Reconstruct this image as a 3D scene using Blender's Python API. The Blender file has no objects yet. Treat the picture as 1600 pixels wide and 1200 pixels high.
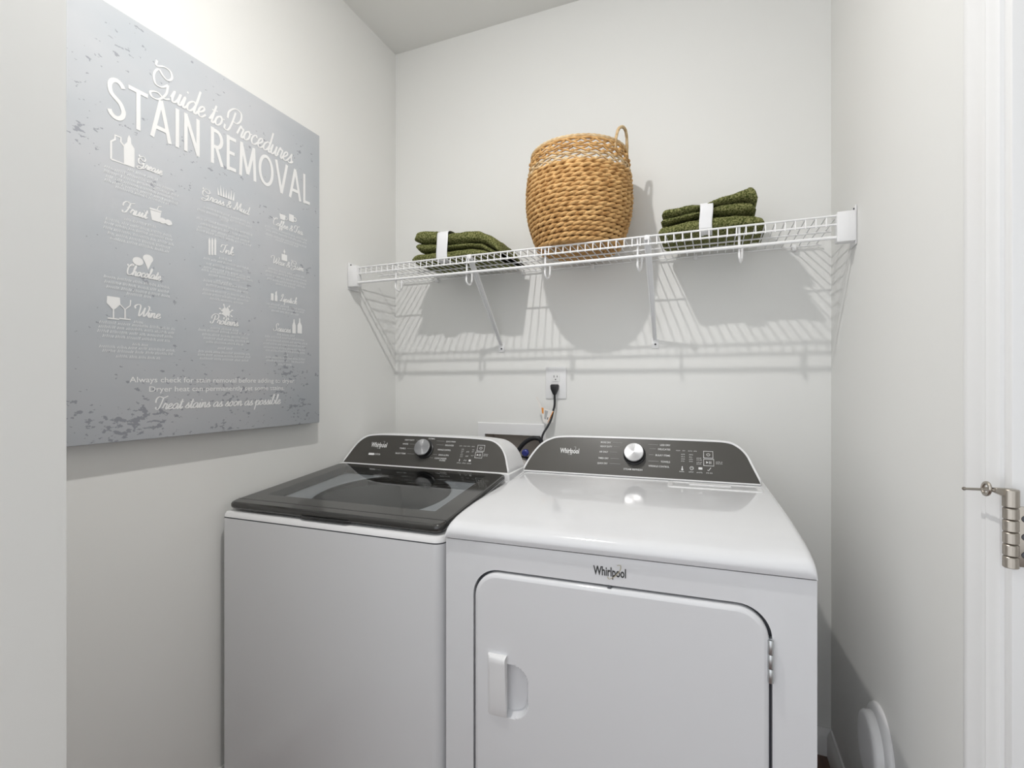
import bpy, bmesh, math, random
from mathutils import Vector, Matrix, noise

random.seed(7)
C = bpy.context.scene.collection
SC = bpy.context.scene

# ------------------------------------------------------------------ camera, world, exposure
HC = 1.18                         # camera height
FPX, YAW = 778.0, math.radians(22.1)
cam = bpy.data.cameras.new('camera'); cam.lens = 36.0 * FPX / 1600.0; cam.sensor_width = 36.0
cam.clip_start = 0.02
camo = bpy.data.objects.new('camera', cam); C.objects.link(camo)
camo.location = (0, 0, HC); camo.rotation_euler = (math.pi / 2, 0, YAW)
SC.camera = camo

world = bpy.data.worlds.new('world'); SC.world = world; world.use_nodes = True
bg = world.node_tree.nodes['Background']
bg.inputs[0].default_value = (0.94, 0.97, 1.0, 1); bg.inputs[1].default_value = 1.62
LAMP = (-0.54, 0.70)              # ceiling lamp position (x, y)
LAMP_STRENGTH = 3500.0
SC.view_settings.view_transform = 'Standard'; SC.view_settings.look = 'None'
SC.view_settings.gamma = 1.0; SC.view_settings.use_curve_mapping = False
SC.view_settings.exposure = -0.12

# ------------------------------------------------------------------ pixel rays (1600x1200 frame)
def ray(px, py):
    dx, dz = (px - 800) / FPX, -(py - 599.5) / FPX
    c, s = math.cos(YAW), math.sin(YAW)
    return Vector((dx * c - s, dx * s + c, dz))
CAMP = Vector((0, 0, HC))
def onX(px, py, X): r = ray(px, py); return CAMP + r * (X / r.x)
def onY(px, py, Y): r = ray(px, py); return CAMP + r * (Y / r.y)

XL, XR, YB, ZC = -1.308, 0.345, 1.85, HC + 1.459   # left / right / back wall, ceiling

# ------------------------------------------------------------------ materials
def mat(name, col, rough=0.5, metal=0.0, spec=0.5, coat=0.0):
    m = bpy.data.materials.new(name); m.use_nodes = True
    b = m.node_tree.nodes['Principled BSDF']
    b.inputs['Base Color'].default_value = (*col, 1)
    b.inputs['Roughness'].default_value = rough
    b.inputs['Metallic'].default_value = metal
    b.inputs['Specular IOR Level'].default_value = spec
    b.inputs['Coat Weight'].default_value = coat
    return m
def nodes(m): return m.node_tree.nodes, m.node_tree.links, m.node_tree.nodes['Principled BSDF']
def noise_col(m, c0, c1, scale, detail=3, lo=.35, hi=.65, stretch=(1, 1, 1)):
    n, l, b = nodes(m)
    tc = n.new('ShaderNodeTexCoord'); mp = n.new('ShaderNodeMapping'); mp.inputs['Scale'].default_value = stretch
    t = n.new('ShaderNodeTexNoise'); t.inputs['Scale'].default_value = scale; t.inputs['Detail'].default_value = detail
    r = n.new('ShaderNodeValToRGB'); r.color_ramp.elements[0].position = lo; r.color_ramp.elements[1].position = hi
    r.color_ramp.elements[0].color = (*c0, 1); r.color_ramp.elements[1].color = (*c1, 1)
    l.new(tc.outputs['Object'], mp.inputs[0]); l.new(mp.outputs[0], t.inputs[0]); l.new(t.outputs[0], r.inputs[0]); l.new(r.outputs[0], b.inputs['Base Color'])
    return t
def bump(m, scale, strength, dist=0.001, detail=2):
    n, l, b = nodes(m)
    tc = n.new('ShaderNodeTexCoord')
    t = n.new('ShaderNodeTexNoise'); t.inputs['Scale'].default_value = scale; t.inputs['Detail'].default_value = detail
    bp = n.new('ShaderNodeBump'); bp.inputs['Strength'].default_value = strength; bp.inputs['Distance'].default_value = dist
    l.new(tc.outputs['Object'], t.inputs[0]); l.new(t.outputs[0], bp.inputs['Height']); l.new(bp.outputs[0], b.inputs['Normal'])

M = {}
M['wall'] = mat('wall_paint', (.80, .80, .785), .75, spec=.25); bump(M['wall'], 260, .05, .0006)
M['ceil'] = mat('ceiling_paint', (.80, .80, .78), .9, spec=.1); bump(M['ceil'], 200, .06, .0008)
M['trim'] = mat('trim_paint', (.80, .80, .80), .35)
M['floor'] = mat('floor_wood', (.13, .06, .04), .4); noise_col(M['floor'], (.09, .045, .035), (.16, .08, .055), 9, 4, stretch=(6, 1, 1))
M['enamel'] = mat('white_enamel', (.745, .75, .77), .11, coat=.2); bump(M['enamel'], 420, .008, .0002)
M['plastic'] = mat('white_plastic', (.82, .82, .83), .3)
M['gap'] = mat('dark_gap', (.10, .105, .12), .7)
M['panel'] = mat('charcoal_panel', (.062, .058, .052), .32, spec=.6); bump(M['panel'], 700, .05, .0003)
M['lidframe'] = mat('smoked_lid_frame', (.035, .034, .032), .09, spec=.7)
M['lidedge'] = mat('lid_edge', (.025, .025, .026), .25)
M['silver'] = mat('brushed_silver', (.72, .72, .73), .28, metal=1)
M['black'] = mat('black_plastic', (.012, .012, .014), .35)
M['white_ink'] = mat('white_ink', (.80, .80, .80), .6)
M['grey_ink'] = mat('grey_ink', (.42, .42, .42), .6)
M['dark_ink'] = mat('dark_ink', (.03, .03, .03), .4)
M['gold_ink'] = mat('gold_ink', (.45, .40, .28), .4)
M['wire'] = mat('white_vinyl_wire', (.84, .84, .845), .35)
M['nickel'] = mat('satin_nickel', (.46, .42, .37), .34, metal=1)
M['screw'] = mat('screw_dark', (.10, .10, .11), .35, metal=.6)
M['zinc'] = mat('zinc_hinge', (.62, .64, .65), .35, metal=1)
M['rubber'] = mat('black_rubber', (.012, .012, .015), .5)
M['brown_rubber'] = mat('stop_bumper', (.22, .19, .16), .5)
M['blue'] = mat('blue_plastic', (.05, .06, .30), .35)
M['tan'] = mat('recess_shaded_white', (.55, .50, .45), .6)  # white plastic of the hookup box, recess shade put into this tan
M['orange'] = mat('orange_label', (.75, .28, .04), .5)
M['label'] = mat('paper_label', (.78, .75, .72), .6)
M['ribbon'] = mat('satin_ribbon', (.80, .80, .82), .3)
M['tubgrey'] = mat('agitator_plastic', (.16, .165, .17), .4)
M['steel'] = mat('steel_tub', (.20, .20, .20), .45, metal=.3)

tm = mat('olive_terry', (.09, .115, .035), .95, spec=.1); M['towel'] = tm
noise_col(tm, (.065, .080, .022), (.330, .330, .140), 230, 5, .40, .62); bump(tm, 420, 1.0, .004, 4)
wm = mat('water_hyacinth', (.5, .3, .12), .7, spec=.25); M['wicker'] = wm
noise_col(wm, (.42, .22, .075), (.78, .50, .22), 45, 5, .3, .72); bump(wm, 260, .5, .0015, 3)
M['light_block'] = mat('light_block_tan', (.22, .11, .04), .9)  # dark tan for the added shell behind the weave
M['wicker_pale'] = mat('pale_husk', (.66, .50, .30), .75); noise_col(M['wicker_pale'], (.50, .32, .15), (.74, .58, .36), 60, 4)

# smoked glass of the washer lid: clear pane with fresnel reflection
g = bpy.data.materials.new('smoked_glass'); g.use_nodes = True; n = g.node_tree.nodes; l = g.node_tree.links
n.clear(); out = n.new('ShaderNodeOutputMaterial'); mx = n.new('ShaderNodeMixShader'); tr = n.new('ShaderNodeBsdfTransparent'); gl = n.new('ShaderNodeBsdfGlossy'); fr = n.new('ShaderNodeFresnel')
tr.inputs[0].default_value = (.60, .63, .65, 1); gl.inputs['Roughness'].default_value = .03; gl.inputs[0].default_value = (.9, .9, .9, 1); fr.inputs[0].default_value = 1.5
l.new(fr.outputs[0], mx.inputs[0]); l.new(tr.outputs[0], mx.inputs[1]); l.new(gl.outputs[0], mx.inputs[2]); l.new(mx.outputs[0], out.inputs[0]); M['glass'] = g

# distressed grey poster print
pm = mat('poster_print', (.5, .52, .55), .75, spec=.2); M['poster'] = pm
n, l, b = nodes(pm)
tc = n.new('ShaderNodeTexCoord')
mp = n.new('ShaderNodeMapping'); mp.inputs['Scale'].default_value = (1, 1, 1.7); l.new(tc.outputs['Object'], mp.inputs[0])
base = n.new('ShaderNodeTexNoise'); base.inputs['Scale'].default_value = 3.2; base.inputs['Detail'].default_value = 3; l.new(mp.outputs[0], base.inputs[0])
br = n.new('ShaderNodeValToRGB'); br.color_ramp.elements[0].position = .3; br.color_ramp.elements[1].position = .7
br.color_ramp.elements[0].color = (.460, .487, .520, 1); br.color_ramp.elements[1].color = (.520, .530, .555, 1); l.new(base.outputs[0], br.inputs[0])
big = n.new('ShaderNodeTexNoise'); big.inputs['Scale'].default_value = 7.5; big.inputs['Detail'].default_value = 2; l.new(mp.outputs[0], big.inputs[0])
fine = n.new('ShaderNodeTexNoise'); fine.inputs['Scale'].default_value = 52; fine.inputs['Detail'].default_value = 3; fine.inputs['Roughness'].default_value = .6; l.new(mp.outputs[0], fine.inputs[0])
sep = n.new('ShaderNodeSeparateXYZ'); l.new(tc.outputs['Object'], sep.inputs[0])
zr = n.new('ShaderNodeMapRange'); zr.inputs[1].default_value = 0.0; zr.inputs[2].default_value = .34; zr.inputs[3].default_value = .085; zr.inputs[4].default_value = 0.0; l.new(sep.outputs[2], zr.inputs[0])
a1 = n.new('ShaderNodeMath'); a1.operation = 'MULTIPLY_ADD'; a1.inputs[1].default_value = .5; l.new(big.outputs[0], a1.inputs[0]); l.new(fine.outputs[0], a1.inputs[2])
a2 = n.new('ShaderNodeMath'); a2.operation = 'ADD'; l.new(a1.outputs[0], a2.inputs[0]); l.new(zr.outputs[0], a2.inputs[1])
st = n.new('ShaderNodeValToRGB'); st.color_ramp.elements[0].position = 0.0; st.color_ramp.elements[1].position = 1.0
st.color_ramp.elements[0].color = (0, 0, 0, 1); st.color_ramp.elements[1].color = (1, 1, 1, 1)
sub = n.new('ShaderNodeMapRange'); sub.inputs[1].default_value = .935; sub.inputs[2].default_value = .950; l.new(a2.outputs[0], sub.inputs[0])
mixc = n.new('ShaderNodeMix'); mixc.data_type = 'RGBA'; mixc.inputs[7].default_value = (.30, .31, .345, 1)
sc_ = n.new('ShaderNodeMath'); sc_.operation = 'MULTIPLY'; sc_.inputs[1].default_value = .9; l.new(sub.outputs[0], sc_.inputs[0])
l.new(sc_.outputs[0], mixc.inputs[0]); l.new(br.outputs[0], mixc.inputs[6]); l.new(mixc.outputs[2], b.inputs['Base Color'])

em = bpy.data.materials.new('lamp_bulb'); em.use_nodes = True; n = em.node_tree.nodes; n.clear()
o_ = n.new('ShaderNodeOutputMaterial'); e_ = n.new('ShaderNodeEmission'); e_.inputs[0].default_value = (1.0, .98, .945, 1); e_.inputs[1].default_value = LAMP_STRENGTH
em.node_tree.links.new(e_.outputs[0], o_.inputs[0]); M['bulb'] = em

# ------------------------------------------------------------------ mesh helpers
class MB:
    def __init__(s): s.v = []; s.f = []
    def add(s, vs, fs):
        k = len(s.v); s.v += [tuple(p) for p in vs]; s.f += [tuple(i + k for i in f) for f in fs]; return s
    def box(s, a, b):
        (x0, y0, z0), (x1, y1, z1) = a, b
        return s.add([(x0, y0, z0), (x1, y0, z0), (x1, y1, z0), (x0, y1, z0), (x0, y0, z1), (x1, y0, z1), (x1, y1, z1), (x0, y1, z1)],
                     [(3, 2, 1, 0), (4, 5, 6, 7), (0, 1, 5, 4), (1, 2, 6, 5), (2, 3, 7, 6), (3, 0, 4, 7)])
    def tube(s, pts, r, seg=8, closed=False, cap=True):
        pts = [Vector(p) for p in pts]; N = len(pts); vs = []; prev = None
        rr = r if isinstance(r, (list, tuple)) else [r] * N
        for i, p in enumerate(pts):
            if closed: t = pts[(i + 1) % N] - pts[i - 1]
            else: t = pts[min(i + 1, N - 1)] - pts[max(i - 1, 0)]
            t.normalize()
            if prev is None:
                q = Vector((0, 0, 1)) if abs(t.z) < .9 else Vector((1, 0, 0)); nn = (q - t * q.dot(t)).normalized()
            else: nn = (prev - t * prev.dot(t)).normalized()
            prev = nn; bb = t.cross(nn)
            for k in range(seg):
                a = 2 * math.pi * k / seg; vs.append(p + nn * (math.cos(a) * rr[i]) + bb * (math.sin(a) * rr[i]))
        fs = []
        for i in range(N if closed else N - 1):
            j = (i + 1) % N
            for k in range(seg):
                k2 = (k + 1) % seg; fs.append((i * seg + k, i * seg + k2, j * seg + k2, j * seg + k))
        if cap and not closed:
            fs.append(tuple(range(seg))[::-1]); fs.append(tuple((N - 1) * seg + k for k in range(seg)))
        return s.add(vs, fs)
    def lathe(s, prof, seg=32, axis=None, capends=True):
        # prof: (r, h); axis: Matrix placing local z axis
        Mx = axis or Matrix.Identity(4); vs = []; fs = []
        for (r, h) in prof:
            for k in range(seg):
                a = 2 * math.pi * k / seg; vs.append(Mx @ Vector((r * math.cos(a), r * math.sin(a), h)))
        for i in range(len(prof) - 1):
            for k in range(seg):
                k2 = (k + 1) % seg; fs.append((i * seg + k, i * seg + k2, (i + 1) * seg + k2, (i + 1) * seg + k))
        if capends:
            fs.append(tuple(range(seg))[::-1]); fs.append(tuple((len(prof) - 1) * seg + k for k in range(seg)))
        return s.add(vs, fs)
    def loft(s, loops, cap0=True, cap1=True, closed=True):
        N = len(loops[0]); vs = [p for lp in loops for p in lp]; fs = []
        for i in range(len(loops) - 1):
            for k in range(N if closed else N - 1):
                k2 = (k + 1) % N; fs.append((i * N + k, i * N + k2, (i + 1) * N + k2, (i + 1) * N + k))
        if cap0: fs.append(tuple(range(N))[::-1])
        if cap1: fs.append(tuple((len(loops) - 1) * N + k for k in range(N)))
        return s.add(vs, fs)
    def grid(s, fn, us, vs_):
        vv = [fn(u, v) for u in us for v in vs_]; W = len(vs_); fs = []
        for i in range(len(us) - 1):
            for j in range(W - 1): fs.append((i * W + j, (i + 1) * W + j, (i + 1) * W + j + 1, i * W + j + 1))
        return s.add(vv, fs)

def link(name, mb, m, parent=None, smooth=False, origin=None, bevel=0.0, bseg=2, fixn=True, autosmooth=40):
    me = bpy.data.meshes.new(name)
    o3 = Vector(origin) if origin is not None else Vector((0, 0, 0))
    me.from_pydata([tuple(Vector(p) - o3) for p in mb.v], [], mb.f); me.update()
    if fixn or bevel:
        bm = bmesh.new(); bm.from_mesh(me)
        if bevel:
            ed = [e for e in bm.edges if len(e.link_faces) == 2 and e.calc_face_angle(0) > .6]
            bmesh.ops.bevel(bm, geom=ed, offset=bevel, segments=bseg, profile=.5, affect='EDGES', clamp_overlap=True)
        if fixn: bmesh.ops.recalc_face_normals(bm, faces=bm.faces)
        bm.to_mesh(me); bm.free()
    me.materials.append(M[m] if isinstance(m, str) else m)
    if smooth or bevel:
        for p in me.polygons: p.use_smooth = True
        me.set_sharp_from_angle(angle=math.radians(autosmooth))
    o = bpy.data.objects.new(name, me); C.objects.link(o)
    if parent is not None: o.parent = parent
    return o
def tag(o, label, cat, group=None):
    o['label'] = label; o['category'] = cat
    if group: o['group'] = group
    return o
def thing(name, label, cat, loc=(0, 0, 0), rz=0, group=None):
    o = bpy.data.objects.new(name, None); C.objects.link(o); o.empty_display_size = .05
    o.location = loc; o.rotation_euler = (0, 0, rz); return tag(o, label, cat, group)
def struct(name, mb, m, **k):
    o = link(name, mb, m, **k); o['kind'] = 'structure'; return o

def catmull(pts, sub=8, closed=False):
    n = len(pts); out = []
    P = [Vector(p) for p in pts]
    rng = range(n if closed else n - 1)
    for i in rng:
        p0 = P[i - 1] if (i > 0 or closed) else P[0] * 2 - P[1]; p1 = P[i]; p2 = P[(i + 1) % n]
        p3 = P[(i + 2) % n] if (closed or i + 2 < n) else P[n - 1] * 2 - P[n - 2]
        for k in range(sub):
            t = k / sub
            out.append(.5 * ((2 * p1) + (p2 - p0) * t + (2 * p0 - 5 * p1 + 4 * p2 - p3) * t * t + (3 * p1 - p0 - 3 * p2 + p3) * t ** 3))
    if not closed: out.append(P[-1])
    return out
def rrect(x0, x1, y0, y1, r, n=8):
    rs = r if isinstance(r, (list, tuple)) else (r, r, r, r)       # corners: br, tr, tl, bl
    cs = [(x1 - rs[0], y0 + rs[0], -90, rs[0]), (x1 - rs[1], y1 - rs[1], 0, rs[1]), (x0 + rs[2], y1 - rs[2], 90, rs[2]), (x0 + rs[3], y0 + rs[3], 180, rs[3])]
    out = []
    for cx, cy, a0, rr in cs:
        for k in range(n + 1):
            a = math.radians(a0 + 90 * k / n); out.append((cx + rr * math.cos(a), cy + rr * math.sin(a)))
    return out
def lerp_list(tab, x):
    if x <= tab[0][0]: return tab[0][1]
    for (a, va), (b_, vb) in zip(tab, tab[1:]):
        if x <= b_:
            t = (x - a) / (b_ - a); return va + (vb - va) * t
    return tab[-1][1]
def fill_holes(outer, holes, to3):
    bm = bmesh.new(); edges = []
    for lp in [outer] + holes:
        vs = [bm.verts.new(to3(*p)) for p in lp]
        for i in range(len(vs)): edges.append(bm.edges.new((vs[i], vs[(i + 1) % len(vs)])))
    bmesh.ops.triangle_fill(bm, edges=edges, use_beauty=True, use_dissolve=False)
    bm.verts.index_update()
    v = [tuple(p.co) for p in bm.verts]; f = [tuple(q.index for q in fc.verts) for fc in bm.faces]; bm.free()
    return v, f

# ------------------------------------------------------------------ flat lettering helpers
LAY = [0]
def lay_step(): LAY[0] = (LAY[0] + 1) % 24; return LAY[0] * 2.2e-5
def lay_normal(to3):
    o = Vector(to3(0, 0)); return (Vector(to3(1, 0)) - o).cross(Vector(to3(0, 1)) - o).normalized()
def ribbon(mb, pts, w, to3, contrast=0.0, closed=False):
    P = [Vector((p[0], p[1])) for p in pts]
    if len(P) < 2: return
    L = []; R = []; N = len(P)
    for i, p in enumerate(P):
        t = (P[(i + 1) % N] - P[i - 1]) if closed else (P[min(i + 1, N - 1)] - P[max(i - 1, 0)])
        if t.length < 1e-9: t = Vector((1, 0))
        t.normalize(); nn = Vector((-t.y, t.x))
        ww = w * (1 - contrast + contrast * abs(t.y)) / 2
        L.append(p + nn * ww); R.append(p - nn * ww)
    nv = lay_normal(to3); k0 = lay_step()
    off = [nv * (k0 + i * 1.5e-6) for i in range(N)]
    vs = [Vector(to3(q.x, q.y)) + off[i] for i, q in enumerate(L)] + [Vector(to3(q.x, q.y)) + off[i] for i, q in enumerate(R)]
    fs = [(i, N + i, N + (i + 1) % N, (i + 1) % N) for i in range(N if closed else N - 1)]
    mb.add(vs, fs)
def poly(mb, pts, to3):
    o3 = lay_normal(to3) * lay_step(); mb.add([Vector(to3(*p)) + o3 for p in pts], [tuple(range(len(pts)))])
def ell(cx, cy, rx, ry, n=20, a0=0, a1=360):
    return [(cx + rx * math.cos(math.radians(a0 + (a1 - a0) * k / n)), cy + ry * math.sin(math.radians(a0 + (a1 - a0) * k / n))) for k in range(n + (0 if a1 - a0 == 360 else 1))]

H1 = [(0, .2), (.35, 1.3), (.47, 2.05), (.30, 2.2), (.2, 1.2), (.15, 0)]
SCRIPT = {
 'a': (1.15, [[(.95, .8), (.65, 1.0), (.25, .7), (.15, .25), (.4, 0), (.75, .3), (.95, .85)], [(.95, .9), (.9, .2), (1.05, 0), (1.35, .35)]]),
 'b': (1.05, [[(0, .2), (.35, 1.2), (.5, 2.05), (.32, 2.2), (.2, 1.2), (.2, .3), (.4, 0), (.75, .15), (.9, .6), (.72, .95), (.95, .75), (1.2, .85)]]),
 'c': (.9, [[(.82, .75), (.65, 1), (.3, .75), (.2, .3), (.45, 0), (.8, .1), (1.05, .4)]]),
 'd': (1.15, [[(.95, .8), (.65, 1.0), (.25, .7), (.15, .25), (.4, 0), (.75, .3), (.97, 1.0), (1.02, 2.2)], [(1.02, 2.2), (.92, .3), (1.07, 0), (1.35, .35)]]),
 'e': (.85, [[(0, .25), (.45, .45), (.72, .78), (.55, 1.0), (.25, .75), (.2, .3), (.45, 0), (.75, .1), (1.0, .4)]]),
 'f': (.7, [[(0, .2), (.4, 1.0), (.65, 1.9), (.5, 2.2), (.35, 1.8), (.3, .5), (.25, -.75), (.4, -.9), (.5, -.4), (.35, .1), (.6, .15), (.9, .4)]]),
 'h': (1.0, [H1, [(.15, 0), (.35, .7), (.62, 1), (.78, .8), (.75, .2), (.9, 0), (1.2, .35)]]),
 'i': (.5, [[(0, .2), (.24, 1), (.22, .2), (.38, 0), (.65, .35)], [(.3, 1.45), (.4, 1.55)]]),
 'k': (.9, [H1, [(.15, .3), (.5, .95), (.72, .8), (.35, .5), (.7, .02), (1.05, .35)]]),
 'l': (.5, [[(0, .2), (.35, 1.2), (.47, 2.05), (.3, 2.2), (.2, 1.2), (.2, .2), (.38, 0), (.65, .35)]]),
 'm': (1.3, [[(0, .3), (.2, 1), (.15, 0)], [(.15, 0), (.35, .8), (.55, 1), (.65, .8), (.6, 0)], [(.6, 0), (.8, .8), (1, 1), (1.1, .8), (1.05, .2), (1.2, 0), (1.45, .35)]]),
 'n': (.95, [[(0, .3), (.2, 1), (.15, 0)], [(.15, 0), (.35, .75), (.6, 1), (.72, .8), (.68, .2), (.85, 0), (1.1, .35)]]),
 'o': (.95, [[(.6, 1), (.25, .75), (.15, .3), (.4, 0), (.75, .3), (.8, .75), (.6, 1), (.72, .82), (1.1, .85)]]),
 'p': (1.0, [[(0, .3), (.25, 1), (.15, -1.0)], [(.18, 0), (.4, .8), (.7, 1), (.9, .7), (.75, .15), (.45, 0), (.3, .15)], [(.5, 0), (.8, .05), (1.1, .35)]]),
 'r': (.75, [[(0, .2), (.25, 1.08), (.42, .88), (.65, .9), (.55, .2), (.7, 0), (.9, .35)]]),
 's': (.75, [[(0, .15), (.35, .7), (.5, 1.05), (.5, .7), (.65, .3), (.45, 0), (.15, .1)], [(.45, 0), (.7, .1), (.9, .35)]]),
 't': (.55, [[(0, .2), (.3, 1), (.4, 1.75), (.3, .3), (.45, 0), (.7, .35)], [(.05, 1.2), (.7, 1.28)]]),
 'u': (1.05, [[(0, .3), (.2, 1), (.15, .25), (.35, 0), (.65, .35), (.8, 1), (.78, .2), (.95, 0), (1.2, .35)]]),
 'x': (.85, [[(.05, .85), (.28, .9), (.55, .1), (.9, .2)], [(.85, .95), (.1, .05)]]),
 'G': (1.55, [[(-.55, 2.75), (-.45, 2.3), (.2, 2.55), (.85, 2.45), (1.15, 1.95), (.85, 1.6), (.35, 1.75), (-.2, 2.1), (-.45, 1.5), (-.1, .8), (.5, .75), (1.0, 1.2)], [(1.0, 1.2), (1.05, .35), (.6, -.35), (0, -.45), (-.3, -.1), (.3, .15), (1.0, -.1), (1.5, .1)]]),
 'P': (1.3, [[(.55, 2.1), (.45, 1.0), (.2, .1), (-.25, .1), (-.3, .5)], [(-.2, 1.2), (-.2, 1.9), (.4, 2.45), (1.2, 2.3), (1.35, 1.6), (1.0, 1.1), (.55, 1.15)]]),
 'F': (1.15, [[(.8, 2.1), (.65, 1.0), (.35, .1), (-.1, .05), (-.15, .4)], [(-.3, 1.3), (-.3, 1.9), (.1, 2.35), (.8, 2.15), (1.5, 2.4)], [(.35, 1.15), (1.1, 1.25)]]),
 'C': (1.2, [[(-.3, 2.3), (-.1, 1.9), (.5, 2.0), (1.0, 2.2), (.85, 2.5), (.35, 2.2), (.02, 1.4), (.1, .5), (.5, 0), (1.0, .15), (1.35, .5)]]),
 'W': (1.85, [[(-.5, 1.5), (-.7, 2.0), (-.2, 2.4), (.25, 2.1), (.3, .8), (.42, .05), (.9, .9), (1.1, 1.9)], [(1.1, 1.9), (1.12, .8), (1.25, .05), (1.75, 1.0), (1.85, 2.0), (1.5, 2.3)]]),
 'M': (1.85, [[(-.2, .4), (.1, .0), (.35, 1.0), (.5, 2.3)], [(.5, 2.3), (.75, 1.0), (.85, .2)], [(.85, .2), (1.2, 1.2), (1.5, 2.3)], [(1.5, 2.3), (1.55, 1.0), (1.6, .2), (1.95, .3)]]),
 'I': (.85, [[(-.3, 1.4), (-.1, 2.1), (.5, 2.1), (1.0, 2.4)], [(.65, 2.2), (.5, .9), (.3, .1), (-.1, .1), (-.15, .4)]]),
 'T': (1.05, [[(-.3, 1.2), (-.3, 1.9), (.1, 2.3), (.8, 2.1), (1.5, 2.4)], [(.8, 2.15), (.65, 1.0), (.4, .1), (0, .1), (-.1, .45)]]),
 'L': (1.15, [[(.2, 1.5), (.4, 2.3), (.75, 2.3), (.6, 1.2), (.35, .2), (0, .05), (.1, .3), (.6, .15), (1.2, .1)]]),
 'S': (1.05, [[(-.4, .7), (-.1, .05), (.55, .2), (.7, .8), (.45, 1.3), (.35, 1.8), (.65, 2.35), (1.05, 2.15), (.95, 1.7)]]),
 '&': (1.3, [[(1.15, .9), (.85, .1), (.3, .0), (.1, .4), (.5, .9), (.8, 1.4), (.6, 1.8), (.35, 1.4), (.6, .7), (1.2, .05)]]),
}
def script_line(mb, text, x0, x1, y, xh, to3, weight=.16, slant=.32):
    """connected script lettering from x0 to x1 on baseline y, x-height xh"""
    adv = sum(.6 if c == ' ' else SCRIPT[c][0] for c in text)
    k = (x1 - x0) / adv; px = 0
    for c in text:
        if c == ' ': px += .6; continue
        w, strokes = SCRIPT[c]
        for s in strokes:
            pts = [Vector((p[0], p[1], 0)) for p in s]
            cr = catmull(pts, 5) if len(pts) > 2 else pts
            ribbon(mb, [(x0 + (px + q.x) * k + slant * q.y * xh * .8, y + q.y * xh) for q in cr], weight * xh, to3, .55)
        px += w
def arc(cx, cy, rx, ry, a0, a1, n=14): return [(cx + rx * math.cos(math.radians(a0 + (a1 - a0) * k / n)), cy + ry * math.sin(math.radians(a0 + (a1 - a0) * k / n))) for k in range(n + 1)]
W_ = .13
CAPS = {
 'S': (.50, [arc(.25, .745, .19, .19, 25, 200, 10) + catmull([(.071, .68, 0), (.15, .56, 0), (.33, .45, 0), (.44, .3, 0)], 4)[1:-1] and [(p[0], p[1]) for p in arc(.25, .75, .185, .185, 20, 190, 10)] + [(q.x, q.y) for q in catmull([(.066, .71, 0), (.12, .58, 0), (.34, .44, 0), (.43, .28, 0)], 4)] + arc(.24, .25, .19, .19, 10, -165, 12)]),
 'T': (.55, [[(.0, .935), (.55, .935)], [(.275, .93), (.275, 0)]]),
 'A': (.66, [[(.06, 0), (.33, 1)], [(.60, 0), (.33, 1)], [(.16, .28), (.50, .28)]]),
 'I': (.24, [[(.12, 0), (.12, 1)]]),
 'N': (.62, [[(.1, 0), (.1, 1)], [(.1, .97), (.52, .03)], [(.52, 0), (.52, 1)]]),
 'R': (.54, [[(.1, 0), (.1, 1)], [(.1, .935), (.25, .935)] + arc(.25, .71, .2, .225, 90, -90, 10) + [(.1, .485)], [(.25, .48), (.47, 0)]]),
 'E': (.46, [[(.1, 0), (.1, 1)], [(.1, .935), (.42, .935)], [(.1, .52), (.36, .52)], [(.1, .065), (.42, .065)]]),
 'M': (.78, [[(.08, 0), (.13, 1)], [(.13, .97), (.39, .12)], [(.39, .12), (.65, .97)], [(.65, 1), (.70, 0)]]),
 'O': (.74, [ell(.37, .5, .29, .435, 32) + [(.66, .5)]]),
 'V': (.62, [[(.04, 1), (.31, 0)], [(.58, 1), (.31, 0)]]),
 'L': (.44, [[(.1, 0), (.1, 1)], [(.1, .065), (.42, .065)]]),
}
def caps_line(mb, text, x0, x1, y, h, to3, stroke=.13):
    adv = sum(.26 if c == ' ' else CAPS[c][0] + .06 for c in text); k = (x1 - x0) / adv; px = 0
    for c in text:
        if c == ' ': px += .26; continue
        w, st_ = CAPS[c]
        for s in st_: ribbon(mb, [(x0 + (px + q[0]) * k, y + q[1] * h) for q in s], stroke * k * .9, to3)
        px += w + .06
def scribble(mb, x0, x1, y, h, to3, seed=0):
    """a row of body copy too small to read: word-length squiggles"""
    rnd = random.Random(seed); x = x0
    while x < x1 - h:
        wl = min(rnd.uniform(2.0, 6.5) * h, x1 - x); pts = []; q = x; up = False
        while q < x + wl:
            pts.append((q, y + (h * rnd.uniform(.75, 1.25) if up else 0))); up = not up; q += h * .33
        if len(pts) > 1: ribbon(mb, pts, h * .30, to3)
        x += wl + h * .7
FONTJOBS = []
def ftext(name, text, mat_, parent, to3, x0, x1, y, height=None, bold=0.0, italic=0.0, align='L', wfit=True):
    cu = bpy.data.curves.new(name, 'FONT'); cu.body = text; cu.size = 1.0; cu.offset = bold; cu.shear = italic; cu.fill_mode = 'FRONT' if hasattr(cu, 'fill_mode') else 'BOTH'
    cu.resolution_u = 3
    o = bpy.data.objects.new(name, cu); C.objects.link(o); FONTJOBS.append((o, name, mat_, parent, to3, x0, x1, y, height, wfit, align))
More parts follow.
